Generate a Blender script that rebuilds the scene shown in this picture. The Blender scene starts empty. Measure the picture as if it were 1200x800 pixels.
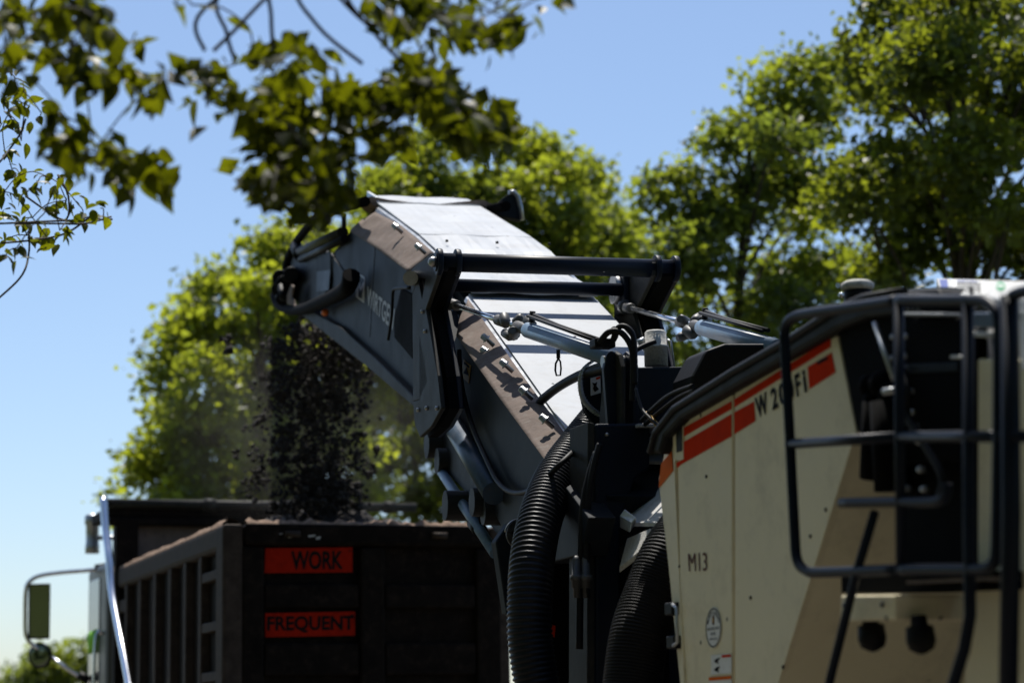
import bpy, math, random
import numpy as np
from mathutils import Vector, Matrix
random.seed(7); rng = np.random.default_rng(7)
V = Vector
scn = bpy.context.scene
COL = scn.collection

# ---------------------------------------------------------------- camera
FPX = 2833.0                      # 85 mm on a 36 mm sensor, 1200 px wide picture
PITCH = math.atan(450 / FPX); ROLL = math.radians(0.8)
CAM = V((0, 0, 1.65))
_f = V((0, math.cos(PITCH), math.sin(PITCH))); _u0 = V((0, -math.sin(PITCH), math.cos(PITCH))); _r0 = V((1, 0, 0))
_r = _r0 * math.cos(ROLL) - _u0 * math.sin(ROLL); _u = _u0 * math.cos(ROLL) + _r0 * math.sin(ROLL)
cd = bpy.data.cameras.new('camera'); cam = bpy.data.objects.new('camera', cd); COL.objects.link(cam)
cam.matrix_world = Matrix(((_r.x, _u.x, -_f.x, CAM.x), (_r.y, _u.y, -_f.y, CAM.y), (_r.z, _u.z, -_f.z, CAM.z), (0, 0, 0, 1)))
cd.sensor_width = 36; cd.lens = 85; cd.clip_start = 0.1; cd.clip_end = 5000
cd.dof.use_dof = True; cd.dof.focus_distance = 14.3; cd.dof.aperture_fstop = 1.75
scn.camera = cam
# ---------------------------------------------------------------- sky and sun
SUN_EL, SUN_AZ = math.radians(66), math.radians(-6)      # azimuth to the right of straight ahead (+Y)
w = bpy.data.worlds.new('World'); scn.world = w; w.use_nodes = True
nt = w.node_tree; nt.nodes.clear()
sky = nt.nodes.new('ShaderNodeTexSky'); sky.sky_type = 'NISHITA'; sky.sun_disc = False
sky.sun_elevation = SUN_EL; sky.sun_rotation = SUN_AZ
sky.altitude = 200; sky.air_density = 0.9; sky.dust_density = 0.9; sky.ozone_density = 3.6
bg = nt.nodes.new('ShaderNodeBackground'); bg.inputs['Strength'].default_value = 0.115
wo = nt.nodes.new('ShaderNodeOutputWorld')
nt.links.new(sky.outputs[0], bg.inputs[0]); nt.links.new(bg.outputs[0], wo.inputs[0])
sd = bpy.data.lights.new('sun', 'SUN'); sd.energy = 5.0; sd.angle = math.radians(0.53); sd.color = (1.0, 0.955, 0.88)
sun = bpy.data.objects.new('sun', sd); COL.objects.link(sun)
SUND = V((math.sin(SUN_AZ) * math.cos(SUN_EL), math.cos(SUN_AZ) * math.cos(SUN_EL), math.sin(SUN_EL)))
sun.rotation_euler = SUND.to_track_quat('Z', 'Y').to_euler(); sun.location = (20, 40, 60)
vs = scn.view_settings; vs.view_transform = 'Standard'; vs.look = 'None'; vs.exposure = 0.28; vs.gamma = 1.0; vs.use_curve_mapping = False
scn.render.engine = 'CYCLES'
scn.cycles.use_denoising = True
scn.cycles.max_bounces = 8; scn.cycles.transparent_max_bounces = 8
scn.cycles.sample_clamp_indirect = 6

# ---------------------------------------------------------------- pixel <-> world helpers (photograph 1200 x 800)
def ray(px, py): return _f + _r * ((px - 600) / FPX) + _u * ((400 - py) / FPX)
def D(px, py, d): return CAM + ray(px, py) * d
class Frame:
    """A thing's own axes: F forward, T to its right, Z up, seated at O."""
    def __init__(s, O, yaw):
        y = math.radians(yaw); s.O = O; s.F = V((-math.sin(y), math.cos(y), 0)); s.T = V((math.cos(y), math.sin(y), 0)); s.Z = V((0, 0, 1))
    def on(s, px, py, t=0.0):
        d = ray(px, py); k = ((s.O + s.T * t - CAM).dot(s.T)) / d.dot(s.T); return CAM + d * k
    def onF(s, px, py, q):
        d = ray(px, py); k = ((s.O + s.F * q - CAM).dot(s.F)) / d.dot(s.F); return CAM + d * k
    def loc(s, p): r = p - s.O; return (r.dot(s.F), r.dot(s.T), p.z)
    def w(s, f, t, z): p = s.O + s.F * f + s.T * t; return V((p.x, p.y, z))
    def fat(s, px, py, d): return (D(px, py, d) - s.O).dot(s.F)

# ---------------------------------------------------------------- materials
MATS = {}
def mat(name, col, rough=0.5, metal=0.0, var=0.25, scale=6.0, bump=0.0, dirt=None, dirt_amt=0.5, coat=0.0, spec=0.5, specks=0):
    m = bpy.data.materials.new(name); m.use_nodes = True; n = m.node_tree; b = n.nodes['Principled BSDF']; L = n.links.new
    tc = n.nodes.new('ShaderNodeTexCoord')
    nz = n.nodes.new('ShaderNodeTexNoise'); nz.inputs['Scale'].default_value = scale; nz.inputs['Detail'].default_value = 7; nz.inputs['Roughness'].default_value = 0.65
    L(tc.outputs['Object'], nz.inputs['Vector'])
    rp = n.nodes.new('ShaderNodeValToRGB')
    a = [c * (1 - var) for c in col]; z = [min(1, c * (1 + var)) for c in col]
    rp.color_ramp.elements[0].position = 0.3; rp.color_ramp.elements[1].position = 0.7
    rp.color_ramp.elements[0].color = (*a, 1); rp.color_ramp.elements[1].color = (*z, 1)
    L(nz.outputs['Fac'], rp.inputs[0]); out = rp.outputs[0]
    if dirt:
        n2 = n.nodes.new('ShaderNodeTexNoise'); n2.inputs['Scale'].default_value = scale * 2.7; n2.inputs['Detail'].default_value = 9; n2.inputs['Roughness'].default_value = 0.75
        L(tc.outputs['Object'], n2.inputs['Vector'])
        r2 = n.nodes.new('ShaderNodeValToRGB'); r2.color_ramp.elements[0].position = 0.5; r2.color_ramp.elements[1].position = 0.68
        r2.color_ramp.elements[1].color = (dirt_amt,) * 3 + (1,); L(n2.outputs['Fac'], r2.inputs[0])
        mx = n.nodes.new('ShaderNodeMixRGB'); L(r2.outputs[0], mx.inputs[0]); L(out, mx.inputs[1]); mx.inputs[2].default_value = (*dirt, 1); out = mx.outputs[0]
    if specks:
        n4 = n.nodes.new('ShaderNodeTexVoronoi'); n4.inputs['Scale'].default_value = specks; L(tc.outputs['Object'], n4.inputs['Vector'])
        r4 = n.nodes.new('ShaderNodeValToRGB'); r4.color_ramp.elements[0].position = 0.07; r4.color_ramp.elements[1].position = 0.12; L(n4.outputs['Distance'], r4.inputs[0])
        n5 = n.nodes.new('ShaderNodeTexNoise'); n5.inputs['Scale'].default_value = specks * 0.45; L(tc.outputs['Object'], n5.inputs['Vector'])
        g5 = n.nodes.new('ShaderNodeMath'); g5.operation = 'LESS_THAN'; g5.inputs[1].default_value = 0.56; L(n5.outputs['Fac'], g5.inputs[0])
        x5 = n.nodes.new('ShaderNodeMath'); x5.operation = 'MAXIMUM'; L(g5.outputs[0], x5.inputs[0]); L(r4.outputs[0], x5.inputs[1])
        m4 = n.nodes.new('ShaderNodeMixRGB'); L(x5.outputs[0], m4.inputs[0]); m4.inputs[1].default_value = (0.03, 0.028, 0.027, 1); L(out, m4.inputs[2]); out = m4.outputs[0]
    L(out, b.inputs['Base Color'])
    rr = n.nodes.new('ShaderNodeMapRange'); rr.inputs['To Min'].default_value = max(0.02, rough - 0.1); rr.inputs['To Max'].default_value = min(1, rough + 0.14)
    L(nz.outputs['Fac'], rr.inputs[0]); L(rr.outputs[0], b.inputs['Roughness'])
    b.inputs['Metallic'].default_value = metal; b.inputs['Coat Weight'].default_value = coat; b.inputs['Specular IOR Level'].default_value = spec
    if bump:
        bp = n.nodes.new('ShaderNodeBump'); bp.inputs['Strength'].default_value = bump; bp.inputs['Distance'].default_value = 0.02
        n3 = n.nodes.new('ShaderNodeTexNoise'); n3.inputs['Scale'].default_value = scale * 4; n3.inputs['Detail'].default_value = 6
        L(tc.outputs['Object'], n3.inputs['Vector']); L(n3.outputs['Fac'], bp.inputs['Height']); L(bp.outputs[0], b.inputs['Normal'])
    MATS[name] = m; return m
mat('slate_paint', (0.013, 0.017, 0.022), 0.55, var=0.3, scale=3, dirt=(0.030, 0.026, 0.022), dirt_amt=0.5, bump=0.05, spec=0.08)
mat('navy_paint', (0.006, 0.010, 0.020), 0.42, var=0.25, scale=4, dirt=(0.012, 0.012, 0.012), dirt_amt=0.4, spec=0.14)
mat('lever_paint', (0.030, 0.030, 0.028), 0.55, var=0.3, scale=5, dirt=(0.055, 0.048, 0.04), dirt_amt=0.5, bump=0.06, spec=0.08)
mat('black_plastic', (0.006, 0.006, 0.007), 0.55, var=0.2, scale=8, spec=0.18)
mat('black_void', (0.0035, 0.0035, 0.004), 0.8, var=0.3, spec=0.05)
mat('rubber', (0.007, 0.007, 0.008), 0.55, var=0.2, scale=20, spec=0.2)
mat('hose_rubber', (0.004, 0.0055, 0.009), 0.40, var=0.25, scale=20, dirt=(0.02, 0.018, 0.016), dirt_amt=0.5, spec=0.22)
mat('dull_metal', (0.10, 0.10, 0.10), 0.5, metal=0.4, var=0.2, scale=14, spec=0.3)
mat('silver_cover', (0.32, 0.345, 0.38), 0.5, var=0.14, scale=1.6, dirt=(0.22, 0.21, 0.20), dirt_amt=0.45, bump=0.10, spec=0.3, specks=7.0)
mat('galvanised', (0.42, 0.44, 0.46), 0.35, metal=0.7, var=0.12, scale=10, dirt=(0.2, 0.19, 0.17), dirt_amt=0.4)
mat('steel', (0.36, 0.36, 0.36), 0.42, metal=1.0, var=0.2, scale=18)
mat('chrome', (0.75, 0.77, 0.80), 0.14, metal=1.0, var=0.05)
mat('canvas', (0.165, 0.130, 0.112), 0.85, var=0.2, scale=6, dirt=(0.24, 0.22, 0.20), dirt_amt=0.5, bump=0.25, spec=0.1)
mat('cream_paint', (0.80, 0.72, 0.51), 0.5, var=0.05, scale=1.3, dirt=(0.50, 0.44, 0.31), dirt_amt=0.45, spec=0.1, specks=8.0)
mat('white_panel', (0.62, 0.62, 0.60), 0.45, var=0.08, scale=4, dirt=(0.25, 0.22, 0.18), dirt_amt=0.6)
mat('red_stripe', (0.58, 0.032, 0.004), 0.7, var=0.12, scale=5, dirt=(0.42, 0.025, 0.004), dirt_amt=0.4, spec=0.02)
mat('orange_stripe', (0.66, 0.13, 0.015), 0.7, var=0.1, scale=5, spec=0.02)
mat('black_print', (0.007, 0.007, 0.007), 0.7, var=0.1, spec=0.08)
mat('brown_print', (0.08, 0.018, 0.010), 0.7, var=0.1, spec=0.08)
mat('grey_print', (0.42, 0.42, 0.42), 0.6, var=0.2, scale=30)
mat('white_label', (0.72, 0.72, 0.70), 0.5, var=0.06, scale=14, dirt=(0.4, 0.38, 0.34), dirt_amt=0.4)
mat('blue_label', (0.03, 0.06, 0.30), 0.5)
mat('green_label', (0.02, 0.28, 0.10), 0.5)
mat('yellow_label', (0.58, 0.33, 0.03), 0.5, var=0.12, scale=20)
mat('cyl_blue', (0.035, 0.065, 0.11), 0.36, var=0.18, scale=8, dirt=(0.09, 0.08, 0.075), dirt_amt=0.5)
mat('cyl_light', (0.13, 0.21, 0.31), 0.4, var=0.15, scale=10, dirt=(0.16, 0.15, 0.14), dirt_amt=0.6)
mat('dusty_white', (0.50, 0.49, 0.46), 0.7, var=0.2, scale=25, dirt=(0.16, 0.14, 0.12), dirt_amt=0.9, bump=0.2)
mat('truck_body', (0.010, 0.0075, 0.0062), 0.66, var=0.45, scale=4, dirt=(0.032, 0.022, 0.017), dirt_amt=0.7, bump=0.12, spec=0.05)
mat('truck_rail', (0.050, 0.038, 0.031), 0.68, var=0.4, scale=6, dirt=(0.022, 0.018, 0.016), dirt_amt=0.7, bump=0.12, spec=0.08)
mat('bed_interior', (0.13, 0.095, 0.075), 0.7, var=0.35, scale=4, dirt=(0.06, 0.045, 0.04), dirt_amt=0.8, bump=0.15)
mat('sign_orange', (0.34, 0.014, 0.004), 0.55, var=0.18, scale=9, dirt=(0.16, 0.010, 0.004), dirt_amt=0.7, spec=0.03)
mat('cab_paint', (0.07, 0.07, 0.062), 0.4, var=0.1, scale=3, spec=0.3)
mat('glass_dark', (0.02, 0.025, 0.03), 0.06, var=0.05)
mat('mirror_glass', (0.16, 0.19, 0.15), 0.03, metal=1.0, var=0.02)
mat('hi_vis', (0.25, 0.62, 0.04), 0.7, var=0.1, scale=20)
mat('orange_lamp', (0.75, 0.16, 0.02), 0.3)
mat('asphalt', (0.105, 0.090, 0.076), 0.9, var=0.3, scale=4, bump=0.4)
mat('verge', (0.075, 0.085, 0.03), 0.95, var=0.4, scale=1.5, bump=0.4)
mat('millings', (0.026, 0.023, 0.021), 0.9, var=0.7, scale=40, dirt=(0.12, 0.10, 0.09), dirt_amt=0.8, spec=0.2)
mat('dust_grains', (0.13, 0.11, 0.095), 0.95, var=0.5, scale=30, spec=0.05)
mat('tan_dirt_and_rail_light', (0.26, 0.185, 0.14), 0.95, var=0.45, scale=9, dirt=(0.08, 0.06, 0.05), dirt_amt=0.8, bump=0.4, spec=0.05)  # also colours the strip that imitates the sunlit bed rail
mat('bark', (0.055, 0.042, 0.032), 0.9, var=0.4, scale=8, bump=0.6)
mat('twig_bark', (0.060, 0.050, 0.045), 0.8, var=0.3, scale=20)

def leaf_mat(name, refl, trans, var=0.35, scale=0.8, mixf=0.5, spec=0.4):
    m = bpy.data.materials.new(name); m.use_nodes = True; n = m.node_tree; n.nodes.clear(); L = n.links.new
    tc = n.nodes.new('ShaderNodeTexCoord'); nz = n.nodes.new('ShaderNodeTexNoise'); nz.inputs['Scale'].default_value = scale; nz.inputs['Detail'].default_value = 8
    nz.inputs['Roughness'].default_value = 0.8
    L(tc.outputs['Object'], nz.inputs['Vector'])
    oi = n.nodes.new('ShaderNodeObjectInfo')
    ad = n.nodes.new('ShaderNodeMath'); ad.operation = 'MULTIPLY_ADD'; ad.inputs[1].default_value = 0.25; L(oi.outputs['Random'], ad.inputs[0]); L(nz.outputs['Fac'], ad.inputs[2])
    def ramp(c):
        r = n.nodes.new('ShaderNodeValToRGB'); e = r.color_ramp.elements; e[0].position = 0.38; e[1].position = 0.85
        e[0].color = (c[0] * (1 - var) * 0.85, c[1] * (1 - var), c[2], 1); e[1].color = (c[0] * (1 + var) * 1.12, c[1] * (1 + var), c[2] * 0.9, 1)
        L(ad.outputs[0], r.inputs[0]); return r.outputs[0]
    d = n.nodes.new('ShaderNodeBsdfPrincipled'); L(ramp(refl), d.inputs['Base Color']); d.inputs['Roughness'].default_value = 0.45; d.inputs['Specular IOR Level'].default_value = spec
    t = n.nodes.new('ShaderNodeBsdfTranslucent'); L(ramp(trans), t.inputs['Color'])
    mx = n.nodes.new('ShaderNodeMixShader'); mx.inputs[0].default_value = mixf
    o = n.nodes.new('ShaderNodeOutputMaterial'); L(d.outputs[0], mx.inputs[1]); L(t.outputs[0], mx.inputs[2]); L(mx.outputs[0], o.inputs[0])
    MATS[name] = m; return m
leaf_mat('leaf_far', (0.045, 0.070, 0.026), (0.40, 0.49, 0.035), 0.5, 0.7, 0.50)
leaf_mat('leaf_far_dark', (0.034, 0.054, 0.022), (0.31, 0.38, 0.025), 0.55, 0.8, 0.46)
leaf_mat('leaf_near', (0.011, 0.020, 0.003), (0.32, 0.38, 0.008), 0.65, 6.0, 0.24, 0.12)

# ---------------------------------------------------------------- mesh builder
class MB:
    def __init__(s): s.v = []; s.f = []; s.sm = []
    def prism(s, pts, ext):
        n = len(pts); b = len(s.v)
        s.v += [tuple(p) for p in pts] + [tuple(p + ext) for p in pts]
        s.f += [list(range(b, b + n)), list(range(b + 2 * n - 1, b + n - 1, -1))]; s.sm += [0, 0]
        for i in range(n):
            j = (i + 1) % n; s.f.append([b + i, b + n + i, b + n + j, b + j]); s.sm.append(0)
        return s
    def hexa(s, a, c):      # two quads, same order
        b = len(s.v); s.v += [tuple(p) for p in a] + [tuple(p) for p in c]
        for q in ((0, 1, 2, 3), (7, 6, 5, 4), (0, 4, 5, 1), (1, 5, 6, 2), (2, 6, 7, 3), (3, 7, 4, 0)): s.f.append([b + i for i in q]); s.sm.append(0)
        return s
    def box(s, fr, f0, f1, t0, t1, z0, z1):
        P = fr.w; return s.hexa([P(f0, t0, z0), P(f0, t1, z0), P(f0, t1, z1), P(f0, t0, z1)], [P(f1, t0, z0), P(f1, t1, z0), P(f1, t1, z1), P(f1, t0, z1)])
    def tube(s, pts, r, n=10, cap=True):
        rs = r if isinstance(r, (list, tuple)) else [r] * len(pts); b = len(s.v); m = len(pts)
        tg = [(pts[min(i + 1, m - 1)] - pts[max(i - 1, 0)]).normalized() for i in range(m)]
        a = tg[0].cross(V((0.13, 0.21, 0.97)));
        if a.length < 1e-3: a = tg[0].cross(V((1, 0, 0)))
        a.normalize()
        for i in range(m):
            a = (a - tg[i] * a.dot(tg[i])).normalized(); c = tg[i].cross(a)
            for k in range(n):
                th = 2 * math.pi * k / n; s.v.append(tuple(pts[i] + (a * math.cos(th) + c * math.sin(th)) * rs[i]))
        for i in range(m - 1):
            for k in range(n):
                l = (k + 1) % n; s.f.append([b + i * n + k, b + i * n + l, b + (i + 1) * n + l, b + (i + 1) * n + k]); s.sm.append(1)
        if cap: s.f += [list(range(b + n - 1, b - 1, -1)), list(range(b + (m - 1) * n, b + m * n))]; s.sm += [0, 0]
        return s
    def cyl(s, p, q, r, n=14): return s.tube([p, q], r, n)
    def lathe(s, p, ax, prof, n=16):   # prof: (distance along axis, radius)
        ax = ax.normalized(); return s.tube([p + ax * (d + 1e-5 * i) for i, (d, _) in enumerate(prof)], [max(r, 1e-4) for _, r in prof], n)
    def ball(s, c, r, n=10):
        k = 7; return s.lathe(c - V((0, 0, r)), V((0, 0, 1)), [(r - r * math.cos(math.pi * i / k), r * math.sin(math.pi * i / k)) for i in range(k + 1)], n)
    def grid(s, P):
        b = len(s.v); R, C = len(P), len(P[0])
        for row in P: s.v += [tuple(p) for p in row]
        for i in range(R - 1):
            for j in range(C - 1): s.f.append([b + i * C + j, b + i * C + j + 1, b + (i + 1) * C + j + 1, b + (i + 1) * C + j]); s.sm.append(1)
        return s
    def build(s, name, m, parent=None, bevel=0.0, solid=0.0):
        me = bpy.data.meshes.new(name); me.from_pydata(s.v, [], s.f); me.polygons.foreach_set('use_smooth', s.sm)
        me.materials.append(MATS[m]); me.update()
        return link(name, me, parent, bevel, solid)
ROOTLOC = {}
def link(name, me, parent=None, bevel=0.0, solid=0.0):
    o = bpy.data.objects.new(name, me); COL.objects.link(o)
    if parent is not None:
        o.parent = parent
        if parent.name in ROOTLOC: o.matrix_parent_inverse = Matrix.Translation(-ROOTLOC[parent.name])
    if bevel:
        bv = o.modifiers.new('bevel', 'BEVEL'); bv.width = bevel; bv.segments = 2; bv.limit_method = 'ANGLE'; bv.angle_limit = math.radians(40); bv.harden_normals = False
    if solid:
        sl = o.modifiers.new('solid', 'SOLIDIFY'); sl.thickness = solid
    return o
def tag(o, label, cat, group=None, kind=None):
    if label: o['label'] = label
    if cat: o['category'] = cat
    if group: o['group'] = group
    if kind: o['kind'] = kind
    return o
def thing(name, loc, label, cat, group=None):
    o = bpy.data.objects.new(name, None); COL.objects.link(o); o.location = loc; o.empty_display_size = 0.2; ROOTLOC[o.name] = V(loc)
    return tag(o, label, cat, group)
def smooth_path(pts, k=6):
    """Catmull-Rom through the points."""
    out = []; n = len(pts)
    for i in range(n - 1):
        p0, p1, p2, p3 = pts[max(i - 1, 0)], pts[i], pts[i + 1], pts[min(i + 2, n - 1)]
        for j in range(k):
            t = j / k; out.append(0.5 * ((2 * p1) + (p2 - p0) * t + (2 * p0 - 5 * p1 + 4 * p2 - p3) * t * t + (3 * p1 - p0 - 3 * p2 + p3) * t ** 3))
    out.append(pts[-1]); return out
def text_mesh(s, bold=0.0):
    c = bpy.data.curves.new('txt', 'FONT'); c.body = s; c.offset = bold; c.resolution_u = 3; c.extrude = 0.0
    o = bpy.data.objects.new('txt', c); COL.objects.link(o)
    dg = bpy.context.evaluated_depsgraph_get(); me = bpy.data.meshes.new_from_object(o.evaluated_get(dg))
    vs_ = [v.co.copy() for v in me.vertices]; fs = [list(p.vertices) for p in me.polygons]
    bpy.data.objects.remove(o); bpy.data.curves.remove(c); bpy.data.meshes.remove(me)
    x0, x1 = min(v.x for v in vs_), max(v.x for v in vs_); y0, y1 = min(v.y for v in vs_), max(v.y for v in vs_)
    return [((v.x - x0) / (x1 - x0), (v.y - y0) / (y1 - y0)) for v in vs_], fs
def lettering(name, s, quad, plane, m, parent, bold=0.0, out=V((0, 0, 0)), back=None):
    """Flat letters on a surface: quad = bottom-left, bottom-right, top-right, top-left corners of the line of writing."""
    uv, fs = text_mesh(s, bold); q = [plane(*p) for p in quad]; mb = MB()
    for u, v in uv:
        p = (q[0] * (1 - u) + q[1] * u) * (1 - v) + (q[3] * (1 - u) + q[2] * u) * v
        mb.v.append(tuple(p + out))
    mb.f = fs; mb.sm = [0] * len(fs)
    return mb.build(name, m, parent)
def patch(mb, px, plane, ext): return mb.prism([plane(*p) for p in px], ext)

# ================================================================ SETTING
def sheet(name, pts, z, m):
    mb = MB(); mb.v = [(x, y, z) for x, y in pts]; mb.f = [list(range(len(pts)))]; mb.sm = [0]
    o = mb.build(name, m); o['kind'] = 'structure'; return o
sheet('ground', [(-900, -300), (900, -300), (900, 1800), (-900, 1800)], 0.0, 'verge')
def road_pt(s, t):
    y = math.radians(18); O = V((1.5, 12, 0)); p = O + V((-math.sin(y), math.cos(y), 0)) * s + V((math.cos(y), math.sin(y), 0)) * t; return (p.x, p.y)
sheet('road', [road_pt(-60, -5.5), road_pt(-60, 5.0), road_pt(120, 5.0), road_pt(120, -5.5)], 0.004, 'asphalt')

# ---------------------------------------------------------------- trees
def leaf_cloud(name, clumps, size, dens, m, parent, up=0.5, per=13, mn=6):
    """Leaf-sized folded faces on sprigs spread through the clump volumes. clumps: (centre, radius)."""
    P = []
    for c, r in clumps:
        nspr = max(mn, int(3.0 * dens * r * r))
        u = rng.normal(size=(nspr, 3)); u /= np.linalg.norm(u, axis=1)[:, None]
        rad = r * (0.35 + 0.65 * rng.random(nspr) ** 0.45)
        cen = np.array(c) + u * rad[:, None] * np.array([1.0, 1.0, 0.85])
        k = per
        spread = (size if per > 5 else 0.025) * (1.1 + 0.9 * rng.random((nspr, 1, 1)))
        off = np.clip(rng.normal(size=(nspr, k, 3)), -1.7, 1.7) * spread * np.array([1.0, 1.0, 0.55])
        P.append((cen[:, None, :] + off).reshape(-1, 3))
    P = np.concatenate(P); N = len(P)
    nrm = rng.normal(size=(N, 3)) * 0.75; nrm[:, 2] += up; nrm /= np.linalg.norm(nrm, axis=1)[:, None]
    a = np.cross(nrm, rng.normal(size=(N, 3))); a /= np.linalg.norm(a, axis=1)[:, None]; b = np.cross(nrm, a)
    L = (size * (0.5 + 1.1 * rng.random(N) ** 1.6))[:, None]
    p0 = P - a * L * 0.5; p2 = P + a * L * 0.5 - nrm * L * 0.12
    p1 = P + b * L * 0.33 + nrm * L * 0.10; p3 = P - b * L * 0.33 + nrm * L * 0.10
    vv = np.stack([p0, p1, p2, p3], 1).reshape(-1, 3)
    me = bpy.data.meshes.new(name); me.vertices.add(N * 4); me.vertices.foreach_set('co', vv.ravel())
    idx = np.arange(N) * 4
    tri = np.stack([idx, idx + 1, idx + 2, idx, idx + 2, idx + 3], 1).ravel()
    me.loops.add(N * 6); me.loops.foreach_set('vertex_index', tri.astype(np.int32))
    me.polygons.add(N * 2); me.polygons.foreach_set('loop_start', (np.arange(N * 2) * 3).astype(np.int32)); me.polygons.foreach_set('loop_total', np.full(N * 2, 3, np.int32))
    me.update(calc_edges=True); me.materials.append(MATS[m])
    return link(name, me, parent)
def tree(name, label, base_px, d, clumps_px, size, dens, m, group, trunk_r=0.22, top=None):
    """clumps_px: (px, py, radius in px, depth offset)."""
    b = D(base_px, 840, d); base = V((b.x, b.y, 0)); r = thing(name, base, label, 'tree', group)
    cl = []
    for (x, y, rr, dd) in clumps_px:
        dep = d + dd; cl.append((D(x, y, dep), rr * dep / FPX))
    tops = max(c.z for c, _ in cl)
    mb = MB(); hgt = tops * 0.86
    ctr = sum((c for c, _ in cl), V((0, 0, 0))) / len(cl)
    tp = [base + V((0, 0, -0.1)), base + V((0.05, 0, hgt * 0.3)), base.lerp(V((ctr.x, ctr.y, 0)), 0.4) + V((0, 0, hgt * 0.62)), V((ctr.x, ctr.y, hgt))]
    tp = smooth_path(tp, 6); mb.tube(tp, [trunk_r * (1.25 - 1.12 * i / (len(tp) - 1)) for i in range(len(tp))], 9)
    mb.build('trunk', 'bark', r)
    mb = MB()
    for c, rad in cl:
        s0 = min(tp[2:-1], key=lambda q_: abs(q_.z - (c.z - 0.9 * ((c - q_).to_2d().length) - 0.4)))
        mid = s0.lerp(c, 0.55) + V((0, 0, 0.12 * (c - s0).length)); pth = smooth_path([s0, mid, c], 4); n = len(pth)
        r0 = trunk_r * 0.17; mb.tube(pth, [r0 * (1 - 0.85 * i / (n - 1)) for i in range(n)], 6)
        for _ in range(4):
            e = c + V(rng.normal(size=3)) * rad * 0.55; mb.tube([c.lerp(s0, 0.25), c.lerp(e, 0.5) + V((0, 0, 0.05)), e], [r0 * 0.3, r0 * 0.2, 0.006], 5)
    mb.build('limbs', 'bark', r)
    leaf_cloud('crown', cl, size, dens, m, r)
    return r
G_T = 'trees behind the truck and machine'
random.seed(3)
def fill(poly, step, rr, dz):
    """Clumps scattered over an outline seen across the tree, at differing depths."""
    xs = [p[0] for p in poly]; ys = [p[1] for p in poly]; out = []
    def inside(x, y):
        c = False; n = len(poly)
        for i in range(n):
            (x1, y1), (x2, y2) = poly[i], poly[(i + 1) % n]
            if (y1 > y) != (y2 > y) and x < (x2 - x1) * (y - y1) / (y2 - y1) + x1: c = not c
        return c
    y = min(ys)
    while y < max(ys):
        x = min(xs) + random.random() * step
        while x < max(xs):
            qx, qy = x + random.uniform(-.35, .35) * step, y + random.uniform(-.35, .35) * step
            if inside(qx, qy): out.append((qx, qy, rr * random.uniform(0.7, 1.25), random.uniform(-dz, dz)))
            x += step
        y += step
    return out
# the tree behind the dump truck
tree('maple_tree', 'pale green leafy tree behind the dump truck bed', 330, 41,
     [(318, 290, 26, 0), (345, 283, 24, 1), (262, 332, 24, 0), (238, 345, 20, .5), (222, 372, 22, -.5), (202, 412, 22, 0), (196, 445, 22, 0), (205, 490, 26, 1), (174, 530, 20, 0), (164, 555, 16, .3), (138, 578, 9, 0), (388, 290, 30, 1)] +
     fill([(300, 300), (400, 290), (440, 420), (430, 640), (160, 640), (200, 500), (230, 400), (270, 340)], 46, 30, 2.0), 0.15, 120, 'leaf_far', G_T)
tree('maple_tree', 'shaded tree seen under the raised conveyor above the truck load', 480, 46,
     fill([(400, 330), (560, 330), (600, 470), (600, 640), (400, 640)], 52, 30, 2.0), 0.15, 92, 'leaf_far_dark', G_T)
tree('maple_tree', 'sunlit tree crown rising behind the conveyor head', 580, 44,
     [(440, 222, 20, 0), (478, 196, 22, 0), (505, 172, 20, .5), (535, 160, 22, 0), (580, 165, 24, -.5), (625, 172, 22, 0), (655, 192, 20, 0), (690, 205, 20, .4), (702, 232, 15, 0), (690, 262, 20, 0), (715, 285, 20, 0), (740, 292, 18, 0)] +
     fill([(445, 228), (515, 180), (645, 180), (700, 245), (740, 290), (740, 470), (460, 400)], 38, 28, 2.2), 0.15, 120, 'leaf_far', G_T)
tree('maple_tree', 'broad bright tree with branch gaps behind the milling machine', 850, 36,
     [(765, 225, 18, 0), (790, 212, 20, 0), (778, 250, 22, 0), (815, 215, 18, 0), (838, 172, 20, 0), (855, 160, 22, 0), (880, 150, 20, 0), (895, 100, 18, 0), (925, 80, 20, 0), (905, 130, 22, 0), (955, 70, 15, 0), (975, 78, 20, 0), (960, 115, 26, 0), (825, 265, 26, 0)] +
     fill([(760, 280), (830, 220), (880, 170), (920, 110), (990, 100), (1000, 450), (740, 450), (740, 320)], 52, 31, 1.8), 0.135, 95, 'leaf_far', G_T)
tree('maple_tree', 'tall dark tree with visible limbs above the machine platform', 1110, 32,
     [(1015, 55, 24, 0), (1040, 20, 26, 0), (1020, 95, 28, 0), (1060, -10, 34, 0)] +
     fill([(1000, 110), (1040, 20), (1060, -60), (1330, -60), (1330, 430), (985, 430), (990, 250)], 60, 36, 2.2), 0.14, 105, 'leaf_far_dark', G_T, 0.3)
tree('maple_tree', 'low distant tree beside the truck mirror', 60, 70,
     [(30, 790, 18, 0), (55, 775, 20, 0), (80, 785, 20, 0), (100, 765, 16, 0), (65, 805, 22, 0), (115, 790, 22, 0), (20, 812, 20, 0)], 0.2, 50, 'leaf_far', G_T, 0.2)

# ================================================================ DUMP TRUCK
TF = Frame(D(272, 613, 22.0), 18.0)
ZT = TF.O.z; BL = 6.3; BW = 2.52
p = TF.w(0, BW / 2, 0); truck = thing('dump_truck', (p.x, p.y, 0), 'dark dump truck with ribbed bed sides being loaded under the conveyor', 'truck')
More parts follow.
